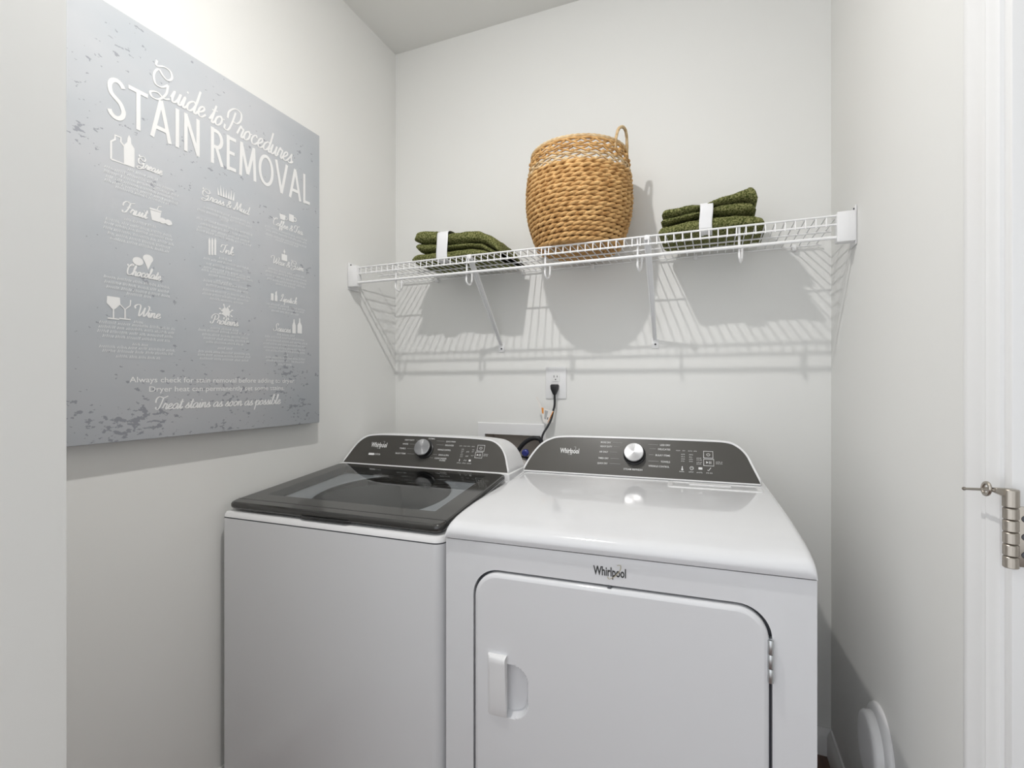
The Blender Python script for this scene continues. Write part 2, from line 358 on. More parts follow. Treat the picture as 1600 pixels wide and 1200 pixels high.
def flush_text():
    dg = bpy.context.evaluated_depsgraph_get(); dg.update()
    for (o, name, mat_, parent, to3, x0, x1, y, height, wfit, align) in FONTJOBS:
        me = o.evaluated_get(dg).to_mesh(); vs = [v.co.copy() for v in me.vertices]; fs = [tuple(p.vertices) for p in me.polygons]
        o.evaluated_get(dg).to_mesh_clear()
        cu = o.data; C.objects.unlink(o); bpy.data.objects.remove(o); bpy.data.curves.remove(cu)
        if not vs: continue
        ax = min(v.x for v in vs); bx = max(v.x for v in vs)
        kx = (x1 - x0) / (bx - ax) if wfit else None
        ky = height / .73 if height else kx
        if kx is None: kx = ky
        mb = MB(); mb.add([to3(x0 + (v.x - ax) * kx, y + v.y * ky) for v in vs], fs)
        link(name, mb, mat_, parent, fixn=False)

# ================================================================== STRUCTURE
X0o, Y0o = XL - .12, -1.3           # outer left, near end of the hallway floor
struct('floor', MB().box((XL - .12, Y0o, -.1), (1.6, YB + .12, 0)), 'floor')
struct('ceiling', MB().box((XL - .12, Y0o, ZC), (1.6, YB + .12, ZC + .1)), 'ceil')
# recessed laundry box opening in the back wall
BX0, BX1, BZ1 = -.868, -.628, HC - .203; BZ0 = BZ1 - .17
wb = MB()
wb.box((XL - .12, YB, 0), (BX0, YB + .12, ZC)); wb.box((BX1, YB, 0), (XR + .12, YB + .12, ZC))
wb.box((BX0, YB, 0), (BX1, YB + .12, BZ0)); wb.box((BX0, YB, BZ1), (BX1, YB + .12, ZC))
struct('wall_back', wb, 'wall')
struct('wall_left', MB().box((XL - .12, .24, 0), (XL, YB, ZC)), 'wall')
JX, JY = -.75, .367
struct('wall_front', MB().box((XL - .12, JY - .13, 0), (JX, JY, ZC)), 'wall')
DY1 = .812; DY0 = .01; DZ = 2.06                                   # doorway in the right wall
wr = MB(); wr.box((XR, DY1 + .018, 0), (XR + .12, YB, ZC)); wr.box((XR, DY0 - .018, DZ + .018), (XR + .12, DY1 + .018, ZC)); wr.box((XR, Y0o, 0), (XR + .12, DY0 - .018, ZC))
struct('wall_right', wr, 'wall')
struct('wall_hallway', MB().box((1.40, Y0o, 0), (1.50, YB + .12, ZC)), 'wall')
# door lining and casing of that doorway
dl = MB(); dl.box((XR, DY1, 0), (XR + .12, DY1 + .018, DZ)); dl.box((XR, DY0 - .018, 0), (XR + .12, DY0, DZ)); dl.box((XR, DY0 - .018, DZ), (XR + .12, DY1 + .018, DZ + .018))
struct('trim_2', dl, 'trim', bevel=.0012)
ds = MB(); ds.box((XR + .045, DY1 - .011, 0), (XR + .08, DY1, DZ)); struct('trim_3', ds, 'trim', bevel=.002)
prof = [(0, 0), (0, .010), (.004, .016), (.012, .0175), (.020, .0165), (.026, .0135), (.045, .0125), (.052, .0105), (.056, .0115), (.062, .0085), (.069, .0075), (.074, .0045), (.075, 0)]
def casing_v(yout, sgn, z1):                                        # yout: outer edge, profile runs towards the opening
    m_ = MB(); m_.loft([[(XR - t, yout + sgn * w, z) for (w, t) in prof] for z in (0, z1)]); return m_
struct('trim_1', casing_v(.904, -1, DZ + .08), 'trim', smooth=True, autosmooth=25)
struct('trim_4', casing_v(DY0 - .082, 1, DZ + .08), 'trim', smooth=True, autosmooth=25)
m_ = MB(); m_.loft([[(XR - t, y, DZ + .08 - w) for (w, t) in prof] for y in (DY0 - .006, .828)]); struct('trim_5', m_, 'trim', smooth=True, autosmooth=25)
# baseboards
bp = [(0, 0), (.014, 0), (.014, .060), (.011, .072), (.006, .080), (.005, .086), (0, .086)]
m_ = MB(); m_.loft([[(x, YB - t, z) for (t, z) in bp] for x in (XL, XR)]); struct('baseboard_back', m_, 'trim', smooth=True, autosmooth=25)
m_ = MB(); m_.loft([[(XL + t, y, z) for (t, z) in bp] for y in (JY, YB - .014)]); struct('baseboard_left', m_, 'trim', smooth=True, autosmooth=25)
m_ = MB(); m_.loft([[(XR - t, y, z) for (t, z) in bp] for y in (.905, YB - .014)]); struct('baseboard_right', m_, 'trim', smooth=True, autosmooth=25)

# ================================================================== CEILING LAMP (out of frame, lights the room)
lamp = thing('ceiling_light', 'small white cylindrical ceiling downlight in front of the washer', 'lamp', (LAMP[0], LAMP[1], ZC))
link('canopy', MB().lathe([(.065, 0), (.065, -.012), (.05, -.022), (.02, -.026)], 32), 'plastic', lamp, smooth=True)
link('housing', MB().lathe([(.030, -.024), (.030, -.112), (.026, -.122), (.0215, -.122), (.0212, -.118)], 32, None, False), 'plastic', lamp, smooth=True)
link('bulb', MB().lathe([(.0205, -.1175)] + [(.029 * math.sin(math.radians(d)), -.1225 - .029 * (math.cos(math.radians(d)) - math.cos(math.radians(45)))) for d in (45, 36, 27, 18, 9, 1)], 32), 'bulb', lamp, smooth=True)

# ================================================================== DRYER
PHI_D, DA = math.radians(2.5), (-.5661, .9948)
WD = .737
dry = thing('clothes_dryer', 'white front-loading clothes dryer with hinged square door beside the washer', 'dryer', (DA[0], DA[1], 0), PHI_D)
ZS = .829                                                         # seam under the top panel
DOORO = rrect(.0680, .6655, .155, .7715, .060, 10)                # door opening in the front
body = MB()
v, f = fill_holes([(0.0, .03), (WD, .03), (WD, ZS), (0.0, ZS)], [DOORO], lambda a, z: (a, 0, z)); body.add(v, f)
body.loft([[(a, 0, z) for a, z in DOORO], [(a, .016, z) for a, z in DOORO]], False, False)
body.add([(0, 0, .03), (WD, 0, .03), (WD, .69, .03), (0, .69, .03), (0, 0, ZS), (WD, 0, ZS), (WD, .69, ZS), (0, .69, ZS)],
         [(0, 1, 2, 3), (4, 5, 6, 7), (1, 2, 6, 5), (2, 3, 7, 6), (3, 0, 4, 7)])
link('cabinet', body, 'enamel', dry, smooth=True, autosmooth=30)
gb = MB(); gb.loft([[(a, .016, z) for a, z in DOORO], [(a, .0161, z) for a, z in DOORO]]); link('door_gap_shade', gb, 'gap', dry)  # dark sheet on the groove floor, shade of the door gap as colour
for (x, y) in ((.05, .05), (WD - .05, .05), (.05, .64), (WD - .05, .64)):
    link('foot', MB().lathe([(.02, 0), (.02, .012), (.012, .014), (.012, .032)], 16, Matrix.Translation((x, y, 0))), 'black', dry, smooth=True)
link('seam', MB().box((.004, .004, ZS), (WD - .004, .685, ZS + .004)), 'gap', dry)
# top panel with bullnose front
tp = [(-.004, ZS + .003), (-.007, ZS + .012), (-.006, .850), (.002, .860), (.016, .8665), (.04, .872), (.08, .877), (.14, .8815), (.24, .8855), (.4, .888), (.56, .889), (.69, .889)]
R_ = .016; us = [0, .001, .003, .006, .010, .016, .03] + [WD * k / 12 for k in range(1, 12)] + [WD - q for q in (.03, .016, .010, .006, .003, .001, 0)]
def drop(a):
    e = min(a, WD - a); return 0 if e >= R_ else R_ - math.sqrt(max(0, R_ * R_ - (R_ - e) ** 2))
def topz(a, b, z): return max(ZS + .003, z - drop(a))
tpm = MB()
loops = []
for a in us: loops.append([(a, b, topz(a, b, z)) for b, z in tp])
tpm.loft(loops, False, False, closed=False)
tpm.add([(0, -.004, ZS + .003), (WD, -.004, ZS + .003), (WD, .69, ZS + .003), (0, .69, ZS + .003)], [(0, 1, 2, 3)])
for a, lp in ((0, loops[0]), (WD, loops[-1])):
    tpm.add(lp + [(a, .69, ZS + .003)], [tuple(range(len(lp) + 1))])
tpm.add([p[-1] for p in loops] + [(WD, .69, ZS + .003), (0, .69, ZS + .003)], [tuple(range(len(us) + 2))])
link('top_panel', tpm, 'enamel', dry, smooth=True, autosmooth=50)

def console_frame(b0, z0, b1, z1):
    d = Vector((0, b1 - b0, z1 - z0)).normalized(); nrm = Vector((0, -d.z, d.y))
    def to3(a, t, off=0.0): return Vector((a, b0, z0)) + d * t + nrm * off
    return d, nrm, to3
def build_console(root, outline, cf, rim, bback, zbase, name_panel='control_panel'):
    d, nrm, to3 = cf
    # shell: rim outline slightly larger, extruded straight back
    cx = sum(p[0] for p in outline) / len(outline); 
    big = []
    N = len(outline)
    for i, (a, t) in enumerate(outline):
        p0 = Vector(outline[i - 1]); p1 = Vector(outline[(i + 1) % N]); tg = (p1 - p0).normalized(); nn = Vector((tg.y, -tg.x))
        big.append((a + nn.x * rim, max(-.004, t + nn.y * rim)))
    sh = MB()
    f0 = [to3(a, t, -.001) for a, t in outline]; f1 = [to3(a, t, .002) for a, t in big]
    def back(p, s): 
        q = Vector(p); y = q.y + (bback - q.y) * s; return Vector((q.x, y, max(zbase, q.z - .010 * s * s)))
    sh.loft([f0, [to3(a, t, .002) for a, t in outline], f1, [to3(a + (cx - a) * -.003, t, -.004) for a, t in big], [back(p, .35) for p in f1], [back(p, .7) for p in f1], [back(p, 1) for p in f1]], False, True)
    s_ = link('console_shell', sh, 'plastic', root, smooth=True, autosmooth=50)
    pn = MB(); pn.loft([[to3(a, t, -.004) for a, t in outline], [to3(a, t, .0005) for a, t in outline]], True, True)
    p_ = link(name_panel, pn, 'panel', s_)
    return s_, p_
def knob(root, cf, a, t, r, hgt, name='dial'):
    d, nrm, to3 = cf
    c = to3(a, t); zax = nrm; xax = Vector((1, 0, 0)); yax = zax.cross(xax)
    Mx = Matrix((( xax.x, yax.x, zax.x, c.x), (xax.y, yax.y, zax.y, c.y), (xax.z, yax.z, zax.z, c.z), (0, 0, 0, 1)))
    k_ = link(name, MB().lathe([(r * 1.16, 0), (r * 1.14, .004), (r * 1.02, .006), (r * 1.02, hgt * .8), (r * .99, hgt * .86)], 48, Mx), 'black', root, smooth=True, autosmooth=35)
    fo_ = link('dial_face', MB().lathe([(r, hgt * .62), (r, hgt * .95), (r * .94, hgt), (.0005, hgt * 1.02)], 64), M['dialface'], k_, smooth=True, autosmooth=30); fo_.matrix_local = Mx
    mk = MB(); mk.box((-r * .05, r * .45, hgt * 1.015), (r * .05, r * .85, hgt * 1.03)); mk.v = [tuple(Mx @ Vector(p)) for p in mk.v]
    link('dial_pointer', mk, 'white_ink', k_)
    return k_
df = mat('spun_aluminium', (.52, .52, .53), .34, metal=1); M['dialface'] = df
df.node_tree.nodes['Principled BSDF'].inputs['Anisotropic'].default_value = .75
tn = df.node_tree.nodes.new('ShaderNodeTangent'); tn.direction_type = 'RADIAL'; tn.axis = 'Z'
df.node_tree.links.new(tn.outputs[0], df.node_tree.nodes['Principled BSDF'].inputs['Tangent'])

OUT_D = [(.002, .0), (.0175, .037), (.034, .067), (.054, .0925), (.080, .110), (.115, .1195), (.20, .1225), (.37, .1235), (.55, .1235), (.625, .1215), (.655, .110), (.678, .086), (.693, .052), (.7145, .0)]
OUT_D = [(p.x, p.y) for p in catmull([(a, t, 0) for a, t in OUT_D], 4)]
OUT_D = OUT_D[::-1]
cfD = console_frame(.56, .8935, .615, 1.0)
shD, pnD = build_console(dry, OUT_D, cfD, .0055, .685, .889)
toD = lambda a, t: cfD[2](a, t, .0012)
knob(dry, cfD, .359, .0715, .030, .026)
ftext('logo_lettering', 'Whirlpool', 'white_ink', pnD, toD, .118, .182, .066, .0175, bold=.024)
def swoosh(name, m_, parent, to3, cx, cy, k):
    mb = MB(); pts = catmull([(cx - k * 1.0, cy - k * .9, 0), (cx - k * .75, cy - k * 1.25, 0), (cx + k * .1, cy - k * .75, 0), (cx + k * .95, cy + k * .3, 0), (cx + k * 1.05, cy + k * 1.15, 0), (cx + k * .5, cy + k * 1.1, 0)], 6)
    ribbon(mb, [(p.x, p.y) for p in pts], k * .13, to3, .4); link(name, mb, m_, parent, fixn=False)
swoosh('logo_ring', 'grey_ink', pnD, lambda a, t: cfD[2](a, t, .0013), .1575, .075, .0115)
for i, (w, a0, a1, t, le) in enumerate((('MORE DRY', .2505, .283, .1055, .320), ('HEAVY DUTY', .2500, .288, .0915, .313), ('AIR ONLY', .2480, .276, .073, .305), ('TIMED DRY', .2460, .279, .0515, .312), ('QUICK DRY', .2445, .277, .0345, .318))):
    ftext('cycle_lettering', w, 'white_ink', pnD, toD, a0, a1, t, .0058, bold=.01)
    ln = MB(); ribbon(ln, [(a1 + .006, t + .003), (le, t + .003)], .0009, toD); link('guide_line', ln, 'grey_ink', pnD, fixn=False)
for i, (w, a0, a1, t, le) in enumerate((('LESS DRY', .436, .4665, .104, .400), ('DELICATES', .430, .4665, .090, .404), ('BULKY ITEMS', .423, .4665, .070, .403), ('TOWELS', .439, .4665, .0495, .402), ('WRINKLE CONTROL', .403, .4645, .034, .0))):
    ftext('cycle_lettering', w, 'white_ink', pnD, toD, a0, a1, t, .0058, bold=.01)
    if le:
        ln = MB(); ribbon(ln, [(le, t + .003), (a0 - .006, t + .003)], .0009, toD); link('guide_line', ln, 'grey_ink', pnD, fixn=False)
ftext('cycle_lettering', 'STEAM REFRESH', 'white_ink', pnD, toD, .328, .385, .0195, .0058, bold=.01)
def button_box(pn, to3, x, y, w, h, kind):
    mb = MB(); ribbon(mb, [(x, y), (x + w, y), (x + w, y + h), (x, y + h), (x, y + .0001)], .0016, to3)
    for q in ((x, y), (x + w, y), (x + w, y + h), (x, y + h)): poly(mb, [(q[0] - .0008, q[1] - .0008), (q[0] + .0008, q[1] - .0008), (q[0] + .0008, q[1] + .0008), (q[0] - .0008, q[1] + .0008)], to3)
    cx, cy = x + w / 2, y + h / 2
    if kind == 'power':
        ribbon(mb, arc(cx, cy, .0046, .0040, 120, 420, 16), .0012, to3); ribbon(mb, [(cx, cy + .0005), (cx, cy + .0048)], .0012, to3)
    else:
        poly(mb, [(cx - .007, cy - .004), (cx - .001, cy), (cx - .007, cy + .004)], to3)
        ribbon(mb, [(cx + .002, cy - .004), (cx + .002, cy + .004)], .0016, to3); ribbon(mb, [(cx + .006, cy - .004), (cx + .006, cy + .004)], .0016, to3)
    link('button_icon', mb, 'white_ink', pn, fixn=False)
button_box(pnD, toD, .563, .071, .026, .021, 'power'); button_box(pnD, toD, .563, .0465, .028, .0205, 'play')
mk = MB()
for i, x in enumerate((.484, .503, .519, .535)): scribble(mk, x, x + .012, .0895, .0028, toD, i)
for i, t in enumerate((.0775, .070, .063, .056)):
    scribble(mk, .499, .509, t, .0030, toD, 10 + i); scribble(mk, .522, .532, t, .0030, toD, 20 + i)
for i, t in enumerate((.0675, .062, .054, .0485)): scribble(mk, .543, .558, t, .0030, toD, 30 + i)
for i, x in enumerate((.494, .521, .543, .570)): scribble(mk, x, x + .017, .0225, .0034, toD, 40 + i)
for i, t in enumerate((.058, .053)): scribble(mk, .597, .615, t, .0030, toD, 50 + i)
ribbon(mk, [(.502, .030), (.502, .041)], .0026, toD); poly(mk, ell(.502, .031, .0030, .0030, 12), toD)
ribbon(mk, ell(.529, .0365, .005, .005, 16), .0013, toD, closed=True); ribbon(mk, [(.529, .0395), (.529, .0365), (.532, .0365)], .0010, toD)
poly(mk, rrect(.548, .559, .0335, .0405, .001, 2), toD); ribbon(mk, [(.573, .0335), (.576, .031), (.583, .041)], .0016, toD)
link('display_marks', mk, 'white_ink', pnD, fixn=False)['kind'] = 'stuff'
# lint screen cover in the top panel
LZ = .8885
lc = MB(); o1 = rrect(.462, .712, .462, .545, .012, 4); i1 = rrect(.474, .700, .474, .537, .010, 4)
lc.loft([[(a, b_, LZ - .002) for a, b_ in o1], [(a, b_, LZ + .002) for a, b_ in rrect(.464, .710, .464, .543, .011, 4)], [(a, b_, LZ + .002) for a, b_ in i1], [(a, b_, LZ - .0005) for a, b_ in rrect(.477, .697, .477, .534, .009, 4)]], False, True)
lo = link('lint_screen_cover', lc, 'plastic', dry, smooth=True, autosmooth=35)
link('lint_screen_grip', MB().box((.522, .511, LZ - .002), (.634, .533, LZ + .0028)), 'plastic', lo, bevel=.002)
# front badge
toF = lambda a, z: (a, -.0006, z)
ftext('front_badge', 'Whirlpool', 'dark_ink', dry, toF, .3365, .4025, .7905, .0185, bold=.024)
swoosh('badge_ring', 'gold_ink', dry, lambda a, z: (a, -.0009, z), .3785, .800, .0125)
# door
DR = [.0735, .660, .16, .766]
def dloop(ins, y): return [(a, y, z) for a, z in rrect(DR[0] + ins, DR[1] - ins, DR[2] + ins, DR[3] - ins, .056 - ins, 10)]
HX0, HX1, HZ0, HZ1 = .1465, .212, .440, .592                      # scoop patch
door = MB(); door.loft([dloop(0, .012), dloop(0, .0), dloop(.0012, -.0035), dloop(.004, -.006), dloop(.009, -.007)], True, False)
v, f = fill_holes([(p[0], p[2]) for p in dloop(.009, 0)], [[(HX0, HZ0), (HX1, HZ0), (HX1, HZ1), (HX0, HZ1)]], lambda a, z: (a, -.007, z)); door.add(v, f)
def scoop(a, z):
    x = (a - HX0) / .052; w_ = abs(2 * (z - (HZ0 + .018)) / (HZ1 - HZ0 - .036) - 1)
    q = max(0.0, 1 - (x ** 2.6 + w_ ** 3.4)); d = .024 * (1 - (1 - min(1.0, q * 1.6)) ** 2)
    return (a, -.007 + d, z)
us2 = [HX0 + (HX1 - HX0) * k / 34 for k in range(35)]; vs2 = [HZ0 + (HZ1 - HZ0) * k / 60 for k in range(61)]
door.grid(scoop, us2, vs2)
door.add([p for z in vs2 for p in ((HX0, -.007, z), scoop(HX0, z))], [(2 * k, 2 * k + 1, 2 * k + 3, 2 * k + 2) for k in range(60)])
dd = link('door', door, 'enamel', dry, smooth=True, autosmooth=40)
# handle: raised flap over the scoop
def hl(z, s, dz=0): return [(a, y, z + dz) for a, y in ((.1062, -.006), (.1075, -.006 - .006 * s), (.1105, -.006 - .0105 * s), (.116, -.006 - .0125 * s), (.146, -.006 - .0145 * s), (.1500, -.006 - .0145 * s), (.1505, -.006 - .012 * s), (.1505, -.006))]
hd = MB(); hd.loft([hl(.4560, .05), hl(.462, .25), hl(.480, .55), hl(.53, .75), hl(.575, 1.0), hl(.586, 1.05), hl(.5905, .85), hl(.592, .3)])
link('handle', hd, 'plastic', dd, smooth=True, autosmooth=50)
# latch nub above door centre, hinges on the right
link('latch', MB().box((.3655, -.003, .7655), (.3735, .004, .770)), 'gap', dry, bevel=.001)
for zt in (.714, .250):
    h_ = link('hinge', MB().box((.6565, -.004, zt - .0785), (.6655, .012, zt)), 'zinc', dry, bevel=.0012)
    for k in range(3): link('hinge_knuckle', MB().lathe([(.0044, 0), (.0050, .001), (.0050, .0245), (.0044, .0255)], 14, Matrix.Translation((.6620, -.0055, zt - .0785 + k * .0262))), 'zinc', h_, smooth=True)

# ================================================================== WASHER
PHI_W, WA = math.radians(1.5), (-1.2849, .9927)
WW = .698; ZW = .806
wsh = thing('washing_machine', 'white top-loading washing machine with dark smoked glass lid under the poster', 'washer', (WA[0], WA[1], 0), PHI_W)
ft = rrect(0, WW, 0, .655, (.026, .006, .006, .012), 8)
cb = MB(); cb.loft([[(a, b_, z) for a, b_ in ft] for z in (.03, ZW - .002)], True, False); link('cabinet', cb, 'enamel', wsh, smooth=True, autosmooth=30)
for (x, y) in ((.05, .05), (WW - .05, .05), (.05, .60), (WW - .05, .60)):
    link('foot', MB().lathe([(.02, 0), (.02, .012), (.012, .014), (.012, .032)], 16, Matrix.Translation((x, y, 0))), 'black', wsh, smooth=True)
sm = MB(); fi = rrect(.003, WW - .003, .003, .65, .02, 8); sm.loft([[(a, b_, z) for a, b_ in fi] for z in (ZW - .012, ZW + .002)], False, False); link('seam', sm, 'gap', wsh)
LSL = (.8910 - .8470) / .462                                      # lid slope
def lidz(b_): return .847 + (b_ - .008) * LSL
# deck (white top frame) with round tub opening
TC, TR = (.349, .262), .215
def deckz(b_): return lidz(b_) - .0265
dk = MB()
def foot_in(e): return rrect(e, WW - e, e, .655 - e * .3, (max(.004, .026 - e), .006, .006, max(.004, .014 - e)), 8)
lo0 = [(a, b_, ZW + .001) for a, b_ in foot_in(0)]
lo1 = [(a, b_, deckz(b_) - .006) for a, b_ in foot_in(.0015)]
lo2 = [(a, b_, deckz(b_) - .001) for a, b_ in foot_in(.005)]
lo3 = [(a, b_, deckz(b_)) for a, b_ in foot_in(.011)]
dk.loft([lo0, lo1, lo2, lo3], False, False)
circ = [(TC[0] + TR * math.cos(2 * math.pi * k / 48), TC[1] + TR * math.sin(2 * math.pi * k / 48)) for k in range(48)]
v, f = fill_holes([(p[0], p[1]) for p in lo3], [circ], lambda a, b_: (a, b_, deckz(b_))); dk.add(v, f)
dk.loft([[(a, b_, deckz(b_)) for a, b_ in circ], [(TC[0] + (a - TC[0]) * .98, TC[1] + (b_ - TC[1]) * .98, deckz(b_) - .004) for a, b_ in circ]], False, False)
link('deck', dk, 'plastic', wsh, smooth=True, autosmooth=40)
tb = MB(); tb.lathe([(TR * .98, .83), (TR * .975, .815), (TR * .99, .79), (TR * .99, .50), (TR * .9, .46), (.03, .45)], 48, Matrix.Translation((TC[0], TC[1], 0)), False)
tb.v = [(p[0], p[1], min(p[2], deckz(p[1]) - .003)) for p in tb.v]
tbo = link('tub', tb, 'steel', wsh, smooth=True)
link('agitator', MB().lathe([(.11, .452), (.10, .475), (.045, .50), (.034, .60), (.032, .72), (.026, .745), (.004, .75)], 32, Matrix.Translation((TC[0], TC[1], 0)), True), 'tubgrey', tbo, smooth=True)
# lid: opaque smoked frame with glass window
LO = [(.010, .010), (.692, .010), (.678, .468), (.022, .471)]
def quad_round(qs, r, n=5):
    out = []; N = len(qs)
    for i in range(N):
        p = Vector(qs[i]); a = (Vector(qs[i - 1]) - p).normalized(); c = (Vector(qs[(i + 1) % N]) - p).normalized()
        for k in range(n + 1):
            t = k / n; q = p + a * r * (1 - t) ** 2 + c * r * t ** 2; out.append((q.x, q.y))
    return out
def inset(qs, e):
    c = Vector((sum(q[0] for q in qs) / 4, sum(q[1] for q in qs) / 4)); out = []
    for q in qs: out.append((q[0] + (e if q[0] < c.x else -e), q[1] + (e if q[1] < c.y else -e)))
    return out
LP = lambda e, z: [(a, b_, lidz(b_) + z) for a, b_ in quad_round(inset(LO, e), .022)]
WIN = quad_round([(.068, .094), (.628, .094), (.622, .43), (.078, .43)], .006)
lid = MB(); lid.loft([LP(.012, -.022), LP(.003, -.019), LP(0, -.013), LP(0, -.006), LP(.002, -.002), LP(.006, 0)], False, False)
v, f = fill_holes([(p[0], p[1]) for p in LP(.006, 0)], [WIN], lambda a, b_: (a, b_, lidz(b_))); lid.add(v, f)
v, f = fill_holes([(p[0], p[1]) for p in LP(.012, 0)], [WIN], lambda a, b_: (a, b_, lidz(b_) - .022)); lid.add(v, f)
lid.loft([[(a, b_, lidz(b_)) for a, b_ in WIN], [(a, b_, lidz(b_) - .022) for a, b_ in WIN]], False, False)
ld = link('lid', lid, 'lidframe', wsh, smooth=True, autosmooth=35)
gp = MB(); WI2 = quad_round([(.0685, .0945), (.6275, .0945), (.6215, .4295), (.0785, .4295)], .006); gp.add([(a, b_, lidz(b_) + .0001) for a, b_ in WI2], [tuple(range(len(WI2)))]); link('lid_glass', gp, 'glass', ld, fixn=False)
sl = MB(); ribbon(sl, [(.012, .0435), (.690, .0435)], .0016, lambda a, b_: (a, b_, lidz(b_) + .0004)); link('lid_seam', sl, 'black', ld, fixn=False)
gr = MB(); gr.loft([[(a, b_, lidz(.01) - .010 + zz) for a, b_ in ((.27, .0105), (.43, .0105), (.42, .005), (.28, .005))] for zz in (-.010, -.004)]); link('lid_grip', gr, 'lidedge', ld, bevel=.0015)
# console
OUT_W = [(.0175, 0), (.031, .027), (.0445, .055), (.061, .081), (.088, .1025), (.125, .1105), (.20, .1135), (.349, .114), (.49, .1135), (.572, .1105), (.609, .1025), (.637, .081), (.6535, .055), (.664, .027), (.674, 0)]
OUT_W = [(p.x, p.y) for p in catmull([(a, t, 0) for a, t in OUT_W], 4)][::-1]
cfW = console_frame(.49, .889, .54, .986)
shW, pnW = build_console(wsh, OUT_W, cfW, .0055, .652, .86)
toW = lambda a, t: cfW[2](a, t, .0012)
knob(wsh, cfW, .347, .066, .030, .026)
# white strip closing the deck behind the lid
link('deck_back', MB().box((.012, .474, .84), (.686, .652, .8885)), 'plastic', wsh, bevel=.003)
ftext('logo_lettering', 'Whirlpool', 'white_ink', pnW, toW, .118, .186, .0655, .0185, bold=.024)
swoosh('logo_ring', 'grey_ink', pnW, lambda a, t: cfW[2](a, t, .0013), .160, .0745, .012)
mk = MB(); poly(mk, rrect(.118, .143, .0335, .0415, .002, 3), toW); scribble(mk, .146, .168, .0345, .006, toW, 5)
for i, (w, a0, a1, t, le) in enumerate((('HEAVY DUTY', .256, .296, .0955, .316), ('WHITES', .251, .274, .080, .312), ('TOWELS', .243, .268, .0625, .310), ('BULKY ITEMS', .232, .274, .0435, .310))):
    ftext('cycle_lettering', w, 'white_ink', pnW, toW, a0, a1, t, .0056, bold=.01)
    ln = MB(); ribbon(ln, [(a1 + .007, t + .003), (le, t + .003)], .0008, toW); link('guide_line', ln, 'grey_ink', pnW, fixn=False)
for i, (w, a0, a1, t, le) in enumerate((('QUICK WASH', .424, .461, .0965, .386), ('DELICATES', .424, .457, .0825, .390), ('WRINKLE CONTROL', .398, .450, .065, .0), ('DRAIN & SPIN', .407, .446, .046, .385), ('CLEAN WASHER', .394, .441, .0335, .374), ('WITH AFFRESH', .414, .438, .0265, .0))):
    ftext('cycle_lettering', w, 'white_ink', pnW, toW, a0, a1, t, .0056, bold=.01)
    if le and i != 2:
        ln = MB(); ribbon(ln, [(le, t + .003), (a0 - .006, t + .003)], .0008, toW); link('guide_line', ln, 'grey_ink', pnW, fixn=False)
ftext('cycle_lettering', 'NORMAL', 'white_ink', pnW, toW, .352, .378, .1045, .0056, bold=.01)
button_box(pnW, toW, .549, .070, .026, .021, 'power'); button_box(pnW, toW, .546, .0455, .026, .0205, 'play')
for i, x in enumerate((.480, .496, .510, .527)): scribble(mk, x, x + .010, .0835, .003, toW, 60 + i)
for i, t in enumerate((.072, .065, .0585, .0515, .045)): scribble(mk, .491, .500, t, .0028, toW, 70 + i)
for i, t in enumerate((.063, .0475)): scribble(mk, .511, .521, t, .0040, toW, 80 + i)
for i, t in enumerate((.072, .065, .051)): scribble(mk, .531, .540, t, .0028, toW, 90 + i)
for i, x in enumerate((.484, .503, .522)):
    scribble(mk, x, x + .016, .0225, .0032, toW, 100 + i)
for i, t in enumerate((.058, .053)): scribble(mk, .577, .592, t, .0030, toW, 110 + i)
ribbon(mk, [(.4915, .030), (.4915, .038)], .0024, toW); ribbon(mk, [(.507, .032), (.511, .0365), (.515, .032), (.518, .0365)], .0012, toW); poly(mk, rrect(.526, .534, .031, .038, .001, 2), toW)
link('display_marks', mk, 'white_ink', pnW, fixn=False)['kind'] = 'stuff'

# ================================================================== POSTER (left wall)
PY0, PY1, PZ0, PZ1 = .612, 1.3495, HC - .1335, HC + .861
PX = XL + .040
pst = thing('wall_poster', 'grey distressed stain removal guide canvas print on the left wall', 'poster', (XL, PY0, PZ0))
pc = MB(); pc.box((XL + .002, PY0, PZ0), (PX, PY1, PZ1)); link('canvas', pc, 'poster', pst, origin=pst.location, bevel=.003)
def PT(px, py): q = onX(px, py, PX); return q.y, q.z
OP = Vector(pst.location)
toP = lambda y, z: Vector((PX + .0006, y, z)) - OP
def pscript(name, text, pl, pr, xh, weight=.30):
    (y0, z0), (y1, z1) = PT(*pl), PT(*pr); mb = MB(); script_line(mb, text, y0, y1, (z0 + z1) / 2, xh, toP, weight); link(name, mb, 'white_ink', pst, fixn=False)
y0, z0 = PT(167, 181); y1, z1 = PT(485, 320)
mb = MB(); caps_line(mb, 'STAIN REMOVAL', y0, y1 + .003, HC + .603, .098, toP, .135); link('title_lettering', mb, 'white_ink', pst, fixn=False)
pscript('script_lettering', 'Guide to Procedures', (240, 151), (455, 250), .030, .19)
pscript('script_lettering', 'Treat stains as soon as possible', (243, 640), (437, 630), .0135, .27)
for w, pl, pr, hh in (('Always check for stain removal before adding to dryer.', (202, 596), (461, 598), .0135), ('Dryer heat can permanently set some stains.', (233, 611), (444, 609), .0135)):
    (y0, z0), (y1, z1) = PT(*pl), PT(*pr); ftext('sentence_lettering', w, 'white_ink', pst, toP, y0, y1, (z0 + z1) / 2, hh, bold=.008)
